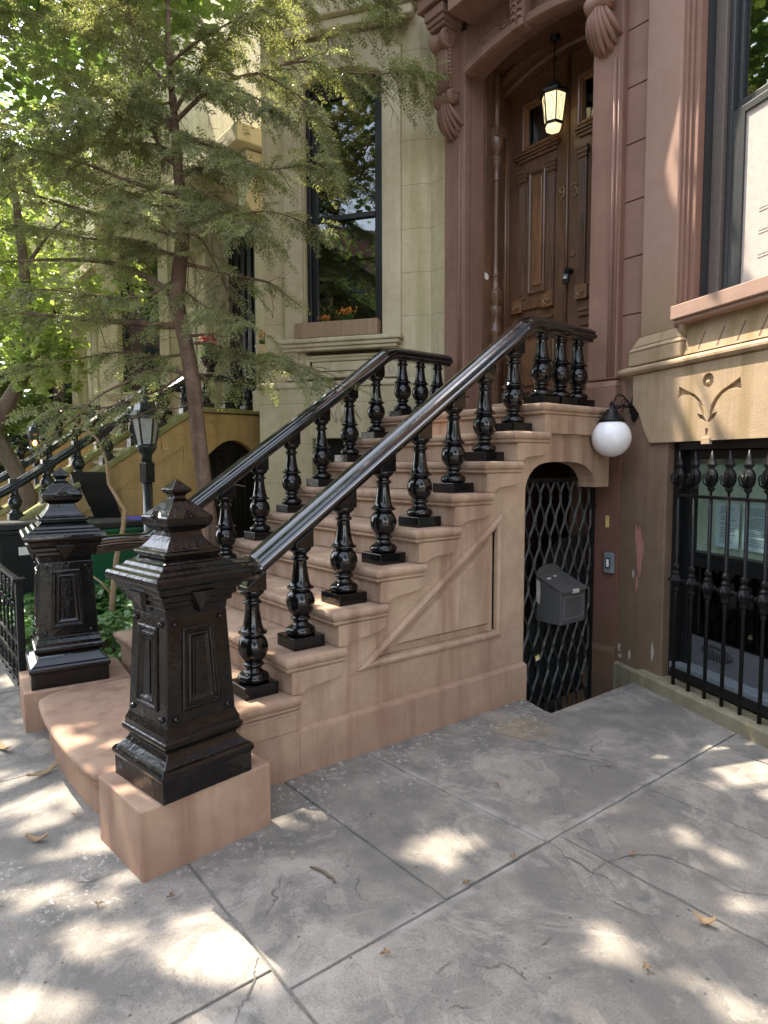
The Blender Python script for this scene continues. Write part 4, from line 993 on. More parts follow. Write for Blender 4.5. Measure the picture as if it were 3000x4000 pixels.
b = MB(FM); b.prism([(-1.76,0),(-1.15,0),(-1.15,1.84),(-.55,1.84),(-.55,0),(.02,0),(.02,2.40),(-1.76,2.40)], -.055, .30, of); b.build('basement_wall', M_CREAM, ch, bevel=.012)
b = MB(FM); b.sweep([(0,2.36),(.02,2.375),(.02,2.40),(.01,2.425),(0,2.43)], [(.03,-.055),(-1.77,-.055)], mp=lambda a, t, z: (a, t, z)); b.build('belt_course', M_CREAM2, ch)
b = MB(FM); b.box(-.383,-.19,-.045,-.001,2.86,5.62); b.box(-1.45,-1.247,-.045,-.001,2.86,5.62); b.build('window_trim', M_CREAM2, ch, bevel=.006)
b = MB(FM); b.prism(arc(-1.247,-.383,5.40,.11)+[(-.383,5.80),(-1.247,5.80)], -.045, -.001, of); b.build('window_head', M_CREAM2, ch, bevel=.006)
b = MB(FM); b.box(-1.62,-.05,-.14,-.045,5.83,5.93); b.box(-1.66,-.01,-.20,-.0,5.93,6.03); b.build('hood_moulding', M_CREAM2, ch, bevel=.02)
b = MB(FM); b.box(-1.53,-.165,-.15,.0,2.815,2.86); b.box(-1.50,-.19,-.125,.0,2.775,2.815); b.box(-1.47,-.22,-.10,.0,2.74,2.775); b.build('window_sill', M_CREAM2, ch, bevel=.012)
b = MB(FM); b.sweep([(0,0),(0,-.016),(.02,-.020),(.035,-.006),(.05,-.006),(.06,0)], [(-1.25,2.47),(-.40,2.47),(-.40,2.70),(-1.25,2.70)], closed=True, mp=lambda a, z, c: (a, c, z)); b.prism([(-1.16,2.54),(-.49,2.54),(-.49,2.63),(-1.16,2.63)], -.012, .0, of); b.build('sill_panel', M_CREAMPANEL, ch)
for c_ in (-1.38, -.29):
    b = MB(FM); b.box(c_-.07,c_+.07,-.05,0,2.45,2.74)
    b.tube([(c_+.035*math.cos(t)*(1-t/16)-.0,-.052,2.66+.035*math.sin(t)*(1-t/16)) for t in [i*.4 for i in range(30)]], .007, 6); b.tube([(c_,-.052,2.62),(c_-.03,-.055,2.55),(c_,-.052,2.48),(c_+.03,-.055,2.55),(c_,-.052,2.62)], .008, 6); b.build('carved_bracket', M_CREAM2, ch, bevel=.004)
b = MB(FM)
for sg in (-1, 1):
    b.tube([(-.85+sg*.02,-.058,2.02),(-.85+sg*.08,-.075,2.16),(-.85+sg*.18,-.07,2.15),(-.85+sg*.24,-.058,2.02)], [.01,.026,.022,.004], 6); b.tube([(-.85+sg*.03,-.058,2.0),(-.85+sg*.05,-.08,2.10),(-.85+sg*.02,-.06,2.2)], [.006,.02,.004], 6)
b.build('carved_leaf', M_CREAM2, ch)
b = MB(FM); b.prism([(-1.235,2.86),(-.395,2.86)]+top[::-1], .10, .14, of) if False else b.box(-1.235,-1.19,.06,.2,2.86,5.6)
b.box(-.44,-.395,.06,.2,2.86,5.6); b.box(-1.19,-.44,.06,.2,5.38,5.6); b.box(-1.19,-.44,.06,.2,2.86,2.90); win2 = b.build('window', M_FRAME_BLK, ch, bevel=.006)
b = MB(FM); b.box(-1.19,-1.13,.10,.16,2.90,5.38); b.box(-.50,-.44,.10,.16,2.90,5.38); b.box(-1.13,-.50,.10,.16,5.30,5.38); b.box(-1.13,-.50,.085,.16,4.085,4.14); b.build('sash_frame', M_FRAME_BLK, win2, bevel=.006)
b = MB(FM); b.box(-1.13,-.50,.125,.128,4.14,5.30); b.build('pane', M_GLASS, win2)
b = MB(FM); b.box(-1.13,-.50,.115,.118,2.90,4.085); b.build('lower_pane', M_GLASS, win2)
b = MB(FM); b.box(-1.22,-.41,.24,.26,2.8,5.7); b.build('room_backing', M_DARK, win2)
b = MB(FM); b.box(-1.15,-.55,.05,.08,.3,1.84); b.build('basement_window', M_DARK, ch)
b = MB(FM)
for i in range(6): b.box(-1.10+i*.1,-1.085+i*.1,-.03,-.015,.6,1.78)
b.box(-1.15,-.55,-.028,-.018,1.62,1.64); b.build('window_bars', M_IRON_DULL, ch)
# front of the bay and its far cheek
b = MB(); b.prism([(-3.602,2.119),(-3.43,2.36),(-3.45,3.5),(-3.72,3.19)], 0, 9.5, XY); b.build('bay_wall', M_CREAM, ch)
# door surround
b = MB(); b.box(-5.65,-3.6,3.19,3.9,0,9.5); b.build('wall', M_CREAM, ch)
b = MB(); b.box(-8.22,-7.28,3.19,3.9,0,9.5); b.build('wall', M_CREAM, ch)
ar = arc(-7.28,-5.65,5.25,.18)
b = MB(); b.prism(ar+[(-5.65,9.5),(-7.28,9.5)], 3.19, 3.9, XZ); b.build('arch_wall', M_CREAM, ch)
for x0 in (-8.1, -7.66, -5.62):
    b = MB(); b.box(x0,x0+.36,3.05,3.19,2.3,5.7); b.box(x0-.03,x0+.39,3.0,3.19,2.3,2.6); b.box(x0+.06,x0+.30,2.80,3.05,4.9,5.7); b.build('pilaster', M_CREAMPANEL, ch, bevel=.02)
b = MB(); b.box(-8.15,-5.2,2.62,3.19,5.72,5.95); b.build('door_hood', M_CREAM2, ch, bevel=.02)
b = MB(); b.box(-7.28,-5.65,3.45,3.52,2.3,5.5); dr2 = b.build('door', M_FRAME_BLK, ch)
b = MB()
for i in range(7): b.box(-7.2+i*.22,-7.1+i*.22,3.42,3.45,2.5,5.0)
b.build('door_panel', M_IRON_DULL, dr2, bevel=.01)
b = MB(); b.box(-8.2,-1.9,4.2,10,0,9.5); b.build('house_body', M_CREAM, ch)

# its stoop
cs = thing('cream_stoop', 'ochre stone stoop with mossy copings and arched doorway under its landing, behind the conifer', 'stoop', (-7,1.5,0), 'stoops of the cream houses')
def cz(y): return min(2.37, 1.82+.65*(y-1.5))
for x0, x1 in ((-6.36,-6.0), (-8.0,-7.64)):
    inner = [(2.42,0),(2.42,1.62)]+[(2.42+.92*i/12, 1.62+.30*math.sin(math.pi*i/12)) for i in range(1, 12)]+[(3.34,1.62),(3.34,0)]
    b = MB(); b.prism([(-.5,0)]+inner+[(3.5,0),(3.5,2.29),(2.33,2.29),(-.5,cz(-.5)-.08)], x0+.03, x1-.03, YZ); w1 = b.build('cheek_wall', M_OCHRE, cs, bevel=.01)
    b = MB(); b.prism([(-.55,cz(-.55)-.08),(2.34,2.30),(3.5,2.30),(3.5,2.37),(2.31,2.37),(-.55,cz(-.55))], x0, x1, YZ); b.build('coping', M_COPING, cs, bevel=.012)
    if x1 > -6.1:
        b = MB(); b.prism([(-.3,cz(-.3)-.42),(2.15,cz(2.15)-.42),(2.15,cz(2.15)-.39),(-.3,cz(-.3)-.39)], x1-.032, x1-.015, YZ); b.box(x1-.032,x1-.015,2.14,2.17,0,cz(2.15)-.39); b.build('string_moulding', M_OCHRE, w1)
        b = MB(); b.box(x1-.2,x1-.17,2.42,3.34,0,1.95)
        for i in range(6): b.tube([(x1-.13,2.5+i*.15,.1),(x1-.13,2.5+i*.15,1.66)], .012, 6)
        for sg in (-1, 1): b.tube([(x1-.12,2.88+sg*.2+.13*math.cos(t)*(1-t/14),1.68+.12*math.sin(t)*(1-t/14)) for t in [i*.4 for i in range(26)]], .012, 6)
        b.build('iron_gate', M_IRON_DULL, cs)
for k in range(11):
    y0 = -.45+k*.265; z = .30+k*.19; b = MB(); b.box(-7.66,-6.34,y0,y0+(.30 if k < 10 else 1.5),z-.19,z-.045); b.box(-7.66,-6.34,y0-.035,y0+(.27 if k < 10 else 1.5),z-.045,z); b.build('step', M_CREAMPANEL, cs, bevel=.01)
BAL2 = [(.05,.16),(.085,.17),(.088,.19),(.06,.21),(.05,.23),(.085,.26),(.098,.30),(.09,.34),(.062,.37),(.075,.38),(.075,.39),(.05,.41),(.042,.47),(.04,.55),(.055,.565),(.055,.58),(.05,.60)]
def rail2(label, x, grp):
    root = thing('stair_railing', label, 'railing', (x,1.5,1.5), grp)
    und = lambda y: 2.20+.67*(y-1.5)
    pts = [(x,-.35,und(-.05)-.03),(x,-.15,und(-.05)-.02),(x,.05,und(.05)),(x,1.2,und(1.2)),(x,2.22,und(2.22)),(x,2.36,und(2.32)),(x,2.55,und(2.33)),(x,3.4,und(2.33))]
    b = MB(); rail_mesh(b, smooth_path(pts), rail_prof(.095)); b.build('handrail', M_IRON_GREEN, root)
    ys = [.10+.36*i for i in range(7)]; first = None
    for y in ys:
        if first is None:
            first = baluster(root, x, y, cz(y)-.10, und(y)+.01, .67, M_IRON_GREEN, .85, BAL2, .17, .085, .06)
        else: copy_part(first, root, (0, y-ys[0], .65*(y-ys[0])))
    first = None
    for y in (2.55, 2.88, 3.2):
        if first is None: first = baluster(root, x, y, 2.30, und(2.33)+.01, 0, M_IRON_GREEN, .8, [(r, h*.92) for r, h in BAL2], .14, .085, .06)
        else: copy_part(first, root, (0, y-2.55, 0))
    return root
r1 = rail2('dark green black balustrade on the near edge of the ochre stoop behind the lamp post', -6.18, 'railings of the cream house stoops')
r2 = rail2('dark green black balustrade on the far edge of the ochre stoop behind the lamp post', -7.82, 'railings of the cream house stoops')
# the next house of the row, its stoop and railings
def shifted(o, dx, label, dz=0.0):
    c = copy_tree(o); c.location = o.location + Vector((dx, 0, dz)); c['label'] = label; return c
shifted(ch, -6.32, 'cream stone row house farthest down the street, half hidden by foliage')
shifted(ch, -12.64, 'last cream row house at the far end of the view behind the trees')
shifted(cs, -6.1, 'farthest ochre stone stoop, at the left edge behind the second lamp post')
shifted(r1, -6.1, 'sunlit black balustrade on the near edge of the farthest stoop')
shifted(r2, -6.1, 'black balustrade on the far edge of the farthest stoop at the left border')

# planter with flowers on the cream sill, pots and flowers further along
pb = thing('planter_box', 'brown wooden planter box on the sill of the cream house window', 'planter', tuple(FM @ Vector((-.86,-.1,2.86))))
b = MB(FM); b.box(-1.305,-.41,-.135,-.115,2.865,3.02); b.box(-1.305,-.41,.025,.045,2.865,3.02); b.box(-1.305,-1.285,-.115,.025,2.865,3.02); b.box(-.43,-.41,-.115,.025,2.865,3.02); b.build('box', M_PLANTER, pb, bevel=.004)
b = MB(FM); b.box(-1.284,-.431,-.114,.024,2.87,2.99); b.build('soil', M_SOIL, pb)
def leafquad(b, c, d, n, L, Wd):
    d = d.normalized(); s = d.cross(n)
    if s.length < 1e-4: s = d.cross(Vector((1,.3,.2)))
    s.normalize(); n2 = s.cross(d)
    b.add([c, c+d*L*.45+s*Wd*.5+n2*L*.06, c+d*L, c+d*L*.45-s*Wd*.5+n2*L*.06], [(0,1,2,3)])
def rv(rr): 
    while True:
        v = Vector((rr.uniform(-1,1), rr.uniform(-1,1), rr.uniform(-1,1)))
        if .05 < v.length < 1: return v.normalized()
def flowers(label, c, size, petal, grp, seed):
    rr = random.Random(seed); c = Vector(c); r = thing('flower_plant', label, 'flowers', tuple(c), grp)
    b = MB()
    for i in range(46):
        d = rv(rr); d.z = abs(d.z)*.7+.15; leafquad(b, c+Vector((rr.uniform(-.3,.3)*size, rr.uniform(-.2,.2)*size, rr.uniform(0,.4)*size)), d, Vector((0,0,1)), size*.42, size*.26)
    b.build('leaves', M_FLOWERLEAF, r, fix=False)
    b = MB()
    for i in range(60):
        p = c+Vector((rr.gauss(0,.3)*size, rr.gauss(0,.2)*size, size*(.72+.25*rr.random())))
        for k in range(3): leafquad(b, p, rv(rr), Vector((0,0,1)), size*.12, size*.10)
    b.build('blossoms', petal, r, fix=False); return r
flowers('orange begonias in the wooden planter, right of its middle', FM @ Vector((-.75,-.06,2.98)), .17, M_ORANGE, 'flowers in the wooden planter', 1)
flowers('smaller orange begonias near the left end of the wooden planter', FM @ Vector((-1.0,-.05,2.97)), .13, M_ORANGE, 'flowers in the wooden planter', 2)
def urn(label, c, sc, mtl):
    r = thing('flower_pot', label, 'pot', tuple(c)); b = MB(Matrix.Translation(c) @ Matrix.Scale(sc, 4)); b.lathe([(.05,0),(.075,.01),(.06,.03),(.05,.06),(.09,.09),(.13,.17),(.135,.20),(.15,.21),(.15,.225),(.12,.225),(.1,.20),(.02,.19)], (0,0,0), 16); b.build('bowl', mtl, r); return r
p = Vector(at(1035,1345,7.7)); urn('stone pot on the bay ledge beside the dark doorway of the cream house', p-Vector((0,0,.20)), .8, M_CREAM2); flowers('yellow orange flowers in the stone pot beside the dark doorway', p-Vector((0,0,.04)), .2, M_ORANGE, None, 3)
b = MB(); q_ = FM.inverted() @ p; b = MB(FM); b.box(-1.95,-1.60,q_.y-.14,q_.y+.16,q_.z-.30,q_.z-.20); b.box(-1.9,-1.65,q_.y-.09,q_.y+.2,q_.z-.46,q_.z-.30); b.build('pot_ledge', M_CREAM2, ch, bevel=.02)
p = Vector((-6.18,2.75,3.00-.02)); urn('dark pot on the near railing landing of the ochre stoop', (-6.18,2.62,2.89), .9, M_BLACKBIN); flowers('crimson flowers in the dark pot on the ochre stoop railing', (-6.18,2.62,3.06), .34, M_RED, None, 4)

# ------------------------------------------------------------------ street furniture in the front garden
def lamp_post(label, x, y, z0, sc, lit, grp):
    r = thing('lamp_post', label, 'street lamp', (x,y,z0), grp); M = Matrix.Translation((x,y,z0)) @ Matrix.Scale(sc, 4)
    b = MB(M); b.lathe([(.075,0),(.075,.25),(.055,.30),(.046,.34),(.046,1.40)], (0,0,0), 16); b.lathe([(.07,1.40),(.07,1.58),(.062,1.60)], (0,0,0), 4, math.pi/4+.3, smooth=False); b.lathe([(.05,1.60),(.05,1.66),(.075,1.70),(.10,1.74),(.10,1.76)], (0,0,0), 12); b.build('post', M_IRON_GREEN, r)
    b = MB(M); b.lathe([(.082,1.765),(.128,2.02)], (0,0,0), 6, .25, smooth=False); b.build('glass', M_GLASS_SEED if not lit else M_GLASS_CLEAR, r)
    b = MB(M); b.lathe([(.088,1.755),(.092,1.765),(.088,1.775)], (0,0,0), 6, .25, smooth=False); b.lathe([(.136,2.015),(.148,2.02),(.15,2.05),(.11,2.10),(.085,2.17),(.05,2.20),(.045,2.235),(.02,2.25),(.015,2.29),(.002,2.31)], (0,0,0), 6, .25, smooth=False)
    for k in range(6):
        a = .25+k*math.pi/3; b.tube([(.085*math.cos(a),.085*math.sin(a),1.765),(.130*math.cos(a),.130*math.sin(a),2.02)], .010, 6)
        b.tube([(.145*math.cos(a),.145*math.sin(a),2.03),(.165*math.cos(a),.165*math.sin(a),2.06),(.158*math.cos(a),.158*math.sin(a),2.085),(.145*math.cos(a),.145*math.sin(a),2.075)], .006, 5)
    b.build('lantern_frame', M_IRON_GREEN, r, bevel=.002)
    b = MB(M); b.sphere((0,0,1.86), .03 if not lit else .035, 10, 1.6); b.build('flame', M_FLAME, r); return r
lamp_post('unlit looking black lamp post with frosted lantern standing beside the conifer trunk', -3.69, .86, .0, 1.0, False, None)
p = at(139,1790,11.6); lamp_post('small black lamp post with a glowing orange flame, far left before the farthest stoop', p.x, p.y, .25, .92, True, None)
def bin_(label, x, y, rot, body, lidm, sc=1.0, open_=False, h=.95, grp='wheeled bins in the front garden'):
    r = thing('wheeled_bin', label, 'bin', (x,y,0), grp); M = Matrix.Translation((x,y,0)) @ Matrix.Rotation(R(rot), 4, 'Z') @ Matrix.Scale(sc, 4)
    b = MB(M); b.frustum(-.22,.22,-.22,.22,.05,-.29,.29,-.28,.28,h); b.build('body', body, r, bevel=.03)
    b = MB(M); b.box(-.305,.305,-.30,.30,h-.05,h-.005); b.build('rim', body, r, bevel=.012)
    b = MB(M if not open_ else M @ Matrix.Translation((0,.28,h)) @ Matrix.Rotation(R(-70), 4, 'X') @ Matrix.Translation((0,-.28,-h))); b.frustum(-.315,.315,-.33,.30,h,-.28,.28,-.28,.27,h+.055); b.build('lid', lidm, r, bevel=.015)
    for sx in (-1, 1):
        b = MB(M); b.lathe([(.03,-.03),(.10,-.03),(.11,-.015),(.11,.015),(.10,.03),(.03,.03)], (sx*.24,.20,.11), 18, axis='x'); b.build('wheel', M_BLACKBIN, r)
    b = MB(M); b.tube([(-.22,.33,h-.03),(.22,.33,h-.03)], .016, 8); b.build('handle', body, r); return r
p = at(408,2200,6.7); bin_('green wheeled bin with a black lid behind the ivy', p.x, p.y, 10, M_GREENBIN, M_BLACKBIN)
p = at(100,2200,6.6); g1 = bin_('black wheeled bin with a small white sticker left of the far newel post', p.x, p.y, 0, M_BLACKBIN, M_BLACKBIN)
b = MB(Matrix.Translation((p.x,p.y,0))); b.add([(.275,-.1,.70),(.275,.0,.70),(.279,.0,.78),(.279,-.1,.78)], [(0,1,2,3)]); b.build('sticker', M_WHITE, g1, fix=False)
p = at(330,2130,8.0); bin_('black wheeled bin with its lid thrown open against the ochre stoop', p.x, p.y, 25, M_BLACKBIN, M_BLACKBIN, open_=True, h=.92)
p = at(610,2150,7.1); bin_('bright blue wheeled bin half hidden behind the near newel post', p.x, p.y, -12, M_BLUEBIN, M_BLUEBIN)

# iron fence by the ivy bed
fe = thing('iron_fence', 'black iron garden fence with scrollwork at the left edge, ending beside the far newel post', 'fence', (-3.5,-.50,0))
fy = -.53
b = MB(); b.box(-2.14,-2.095,fy-.022,fy+.022,.0,.80); b.box(-2.16,-2.075,fy-.04,fy+.04,.80,.825); b.build('post', M_IRON_DULL, fe, bevel=.003)
b = MB(); b.box(-5.9,-2.14,fy-.014,fy+.014,.795,.82); b.build('rail', M_IRON_DULL, fe); b = MB(); b.box(-5.9,-2.14,fy-.012,fy+.012,.36,.378); b.build('rail', M_IRON_DULL, fe)
b = MB(); b.box(-5.9,-2.14,fy-.012,fy+.012,.245,.262); b.build('rail', M_IRON_DULL, fe); b = MB(); b.box(-5.9,-2.14,fy-.012,fy+.012,.09,.107); b.build('rail', M_IRON_DULL, fe)
base = None
for i in range(22):
    x = -2.30-i*.165
    if base is None:
        b = MB(); b.box(x-.007,x+.007,fy-.007,fy+.007,.05,.43); b.frustum(x-.014,x+.014,fy-.006,fy+.006,.43,x-.001,x+.001,fy-.001,fy+.001,.50)
        for sg in (-1, 1):
            b.tube([(x,fy,.27),(x+sg*.03,fy,.31),(x+sg*.055,fy,.345)], .006, 5); b.tube([(x,fy,.12),(x+sg*.05,fy,.15),(x+sg*.06,fy,.19),(x+sg*.03,fy,.215),(x,fy,.20)], .006, 5)
        b.tube([(x+.075+.058*math.cos(t)*(1-t/16),fy,.71+.058*math.sin(t)*(1-t/16)) for t in [k*.4 for k in range(34)]], .0065, 5)
        b.tube([(x,fy,.45),(x+.02,fy,.55),(x+.07,fy,.62),(x+.13,fy,.62),(x+.155,fy,.55),(x+.165,fy,.45)], .007, 5); b.tube([(x+.0825,fy,.62),(x+.0825,fy,.66)], .006, 5)
        base = b.build('scroll_panel', M_IRON_DULL, fe)
    else: copy_part(base, fe, (-i*.165,0,0))
b = MB(); b.box(-6.0,-2.03,-.35,2.1,-.02,.03); o = structure(b.build('garden_soil', M_SOIL))

# ------------------------------------------------------------------ plants
def mesh_leaves(name, V, F, m, parent=None):
    me = bpy.data.meshes.new(name); me.from_pydata(V, [], F); me.materials.append(m); me.update()
    o = bpy.data.objects.new(name, me); COL.objects.link(o)
    if parent is not None: o.parent = parent; o.matrix_parent_inverse = world(parent).inverted()
    return o
class LF:
    def __init__(s): s.V = []; s.F = []
    def leaf(s, c, d, n, L, Wd, fold=.12):
        sd_ = d.cross(n)
        if sd_.length < 1e-5: sd_ = d.cross(Vector((.3,.9,.2)))
        sd_.normalize(); up_ = sd_.cross(d); i = len(s.V); m_ = c+d*(L*.45)
        s.V += [c, m_+sd_*(Wd*.5)+up_*(fold*L), c+d*L, m_-sd_*(Wd*.5)+up_*(fold*L)]; s.F += [(i,i+1,i+2), (i,i+2,i+3)]
# ivy
rr = random.Random(5); lf = LF()
for i in range(9000):
    x = rr.uniform(-6.0,-2.06); y = rr.uniform(-.42,2.0)
    hgt = .12+.14*(math.sin(x*3.1+1)*math.sin(y*2.7)+1)*.6+.05*math.sin(x*9+y*7)
    if x > -2.3: hgt *= .8
    if x < -2.4: hgt += .13
    z = hgt*(1-.55*rr.random()**2)+.02
    d = Vector((rr.uniform(-1,1)+.3, rr.uniform(-1,1)-.4, rr.uniform(-.7,.15))).normalized(); n = Vector((rr.uniform(-.5,.5), rr.uniform(-.5,.5)-.1, 1)).normalized()
    L = rr.uniform(.045,.085); s_ = d.cross(n).normalized(); u_ = s_.cross(d); c = Vector((x,y,z)); k = len(lf.V)
    lf.V += [c, c+d*L*.15+s_*L*.52, c+d*L*.55+s_*L*.33+u_*L*.08, c+d*L, c+d*L*.55-s_*L*.33+u_*L*.08, c+d*L*.15-s_*L*.52]; lf.F += [(k,k+1,k+2,k+3), (k,k+3,k+4,k+5)]
o = mesh_leaves('ivy', lf.V, lf.F, M_IVY); tag(o, 'glossy green ivy covering the garden bed behind the far newel post', 'ivy', None, 'stuff')
# conifer
D0 = 5.7
con = thing('conifer_tree', 'dark conifer with reddish trunk and drooping sprays in front of the cream house', 'tree', tuple(at(845,2240,D0)-Vector((0,0,.05))))
def P3(u, v, dd=0.0): return at(u, v, D0+dd)
TRK = [((852,2330),.0,.088),((838,2150),.0,.082),((805,1950),.0,.080),((775,1700),.0,.078),((755,1500),.0,.077),((722,1320),.0,.077),((690,1190),.0,.080),((700,1050),.0,.076),((715,930),.0,.073),((708,780),.0,.060),((692,620),.0,.050),((682,480),.02,.042),((670,330),.05,.036),((658,150),.08,.030),((650,-150),.12,.024),((640,-450),.15,.016),((636,-750),.18,.008)]
TRK = [(p, d, r*.84) for p, d, r in TRK]
b = MB(); b.tube([P3(*p, d) for p, d, r in TRK], [r for p, d, r in TRK], 14); b.build('trunk', M_BARK, con)
BR = [ # pixel polyline, depth drift at the tip, base radius, foliage density
 ([(690,1190),(643,1125),(557,1072),(477,1039),(398,1019),(199,1013),(0,1023),(-150,1040)], .5, .036, .45),
 ([(715,1035),(738,1032),(855,1062),(960,1085),(1050,1100),(1100,1140),(1180,1200)], -.3, .022, .35),
 ([(708,925),(690,921),(550,878),(398,849),(260,800),(152,769),(20,720),(-120,700)], -.6, .026, 1.1),
 ([(712,690),(725,688),(745,665),(782,653),(900,655),(1087,663),(1200,640),(1290,660)], -.2, .020, 1.3),
 ([(690,520),(740,530),(785,560),(850,567),(930,600),(1000,650)], -.7, .022, 1.2),
 ([(692,560),(670,490),(617,411),(563,391),(477,385),(410,350),(300,300),(150,260)], .3, .030, 1.5),
 ([(700,640),(636,617),(583,464),(543,298),(524,166),(500,20),(480,-150)], -.5, .024, 1.5),
 ([(690,470),(740,420),(789,371),(860,330),(941,298),(1020,285),(1100,255),(1200,215),(1280,135),(1400,118),(1480,100)], .2, .022, .9),
 ([(735,1270),(640,1275),(477,1258),(380,1250),(285,1245),(180,1230),(86,1225),(-60,1180)], -.2, .036, .8),
 ([(770,1490),(729,1463),(663,1443),(610,1445),(557,1457),(480,1500),(398,1536),(330,1590),(278,1649),(180,1720)], -.5, .022, .4),
 ([(740,1310),(762,1311),(810,1305),(862,1317),(900,1315),(935,1308)], -.3, .016, .05),
 ([(762,1340),(830,1340),(910,1375),(1000,1390),(1080,1390),(1180,1430),(1260,1480)], -.5, .016, 1.2),
 ([(706,905),(762,913),(800,950),(829,1006),(860,1070),(882,1132),(905,1220),(915,1298),(930,1390)], -.3, .013, .35),
 ([(1100,255),(1200,235),(1330,280),(1450,290),(1560,285),(1680,300)], .1, .010, 1.6),
 ([(1020,285),(1120,340),(1200,400),(1260,470),(1290,560),(1310,650)], .0, .010, 1.4),
 ([(680,440),(740,330),(820,230),(920,120),(1050,40),(1180,-20),(1330,-40),(1500,-30)], .3, .020, 1.5),
 ([(672,350),(580,250),(450,150),(300,100),(150,60),(-50,40)], -.2, .020, 1.7),
 ([(668,300),(560,330),(430,450),(300,500),(170,520),(0,480)], -.8, .018, 1.6),
 ([(666,280),(640,180),(560,80),(470,20),(330,-30),(160,-60)], .5, .018, 1.6),
 ([(664,250),(740,180),(840,120),(950,60),(1080,20)], -.5, .016, 1.3),
 ([(705,760),(600,740),(480,700),(340,640),(200,600),(40,560)], -.7, .022, 1.5),
 ([(705,800),(610,820),(520,760),(430,720),(300,700)], .6, .018, 1.4),
 ([(712,860),(800,830),(900,850),(1000,900),(1080,960)], -.5, .015, .9),
 ([(712,880),(820,860),(930,840),(1040,820),(1150,850),(1250,900)], .4, .014, .8),
 ([(706,740),(800,760),(890,800),(970,880)], -.9, .014, 1.2),
 ([(690,600),(600,560),(480,560),(330,560),(180,620),(50,660)], .8, .018, 1.5),
 ([(700,1000),(620,980),(500,930),(360,940),(220,900),(60,880)], .7, .018, 1.2),
 ([(700,1080),(600,1150),(480,1170),(350,1150),(200,1130),(60,1130)], -.9, .016, 1.0),
 ([(740,1380),(620,1400),(500,1370),(360,1390),(220,1420),(80,1440)], .2, .016, .75),
 ([(750,1430),(640,1520),(520,1560),(400,1600),(260,1590),(120,1610)], -.7, .014, .45),
 ([(760,1560),(700,1600),(600,1590),(500,1650),(400,1720)], -.3, .010, .15),
 ([(752,1450),(850,1500),(950,1480),(1030,1440)], .3, .012, .7),
 ([(700,1120),(800,1200),(880,1230),(960,1260)], -.7, .010, .7),
 ([(800,1900),(815,1893),(900,1890),(960,1900)], -.2, .011, .0),
 ([(800,1870),(760,1850),(720,1868)], .2, .009, .0),
 ([(715,960),(640,880),(560,800),(500,780)], -1.0, .013, 1.0),
 ([(670,330),(760,300),(850,330),(960,360),(1060,420)], -.9, .014, 1.4),
 ([(672,400),(560,420),(440,380),(330,400),(200,420)], -1.1, .014, 1.5),
]
rr = random.Random(11); wb = MB(); nd = LF(); tw = MB()
def spray(p, d, L, rr):
    """a flat drooping hemlock spray: twig, side twigs and short needles"""
    d = d.normalized(); side = d.cross(Vector((0,0,1)))
    if side.length < .05: side = Vector((1,0,0))
    side.normalize(); side = (side+Vector((0,0,rr.uniform(-.5,.5)))).normalized(); nrm = side.cross(d).normalized()
    n = max(5, int(L/.026)); c = p.copy(); dd = d.copy()
    for i in range(n):
        dd = (dd+Vector((0,0,-.045))+rv(rr)*.05).normalized(); c2 = c+dd*(L/n)
        tl = L*.42*(1-.75*i/n)*rr.uniform(.6,1.1)
        for sg in (-1, 1):
            t = (dd*.75+side*sg*.8+Vector((0,0,-.15))+rv(rr)*.18).normalized(); m = max(2, int(tl/.025)); q = c.copy()
            for j in range(m):
                nd.leaf(q, (t+side*sg*.35+rv(rr)*.7).normalized(), (nrm+rv(rr)*.6).normalized(), rr.uniform(.022,.036), .0105, .05)
                nd.leaf(q, (t-side*sg*.55+rv(rr)*.7).normalized(), (nrm+rv(rr)*.6).normalized(), rr.uniform(.020,.033), .010, .05)
                q = q+t*(tl/m)
        c = c2
for pts, drift, r0_, dens in BR:
    n = len(pts); W3 = []
    for i, (u, v) in enumerate(pts): W3.append(P3(u, v, drift*(i/(n-1))**1.2))
    W3 = [Vector(p) for p in smooth_path([tuple(p) for p in W3], 2)]; m = len(W3)
    wb.tube(W3, [r0_*(1-.85*i/(m-1)) for i in range(m)], 7)
    ln = sum((W3[i+1]-W3[i]).length for i in range(m-1)); cnt = int(ln*dens*42)
    for k in range(cnt):
        t = .12+.88*rr.random()**.8; i = min(m-2, int(t*(m-1))); p = W3[i].lerp(W3[i+1], t*(m-1)-i); d = (W3[i+1]-W3[i]).normalized()
        h = d.cross(Vector((0,0,1))); h.normalize() if h.length > .01 else None
        sd2 = (d*rr.uniform(.2,.9)+h*rr.choice((-1,1))*rr.uniform(.3,1.)+Vector((0,0,rr.uniform(-.55,.15)))).normalized()
        L = rr.uniform(.16,.40)*(1.1-.35*t); e = p+sd2*L*rr.uniform(.1,.9)
        if L > .22: tw.tube([p, p.lerp(e, .5)+Vector((0,0,.012)), e], [.0035,.003,.002], 3)
        spray(e if rr.random() < .6 else p, sd2, L, rr)
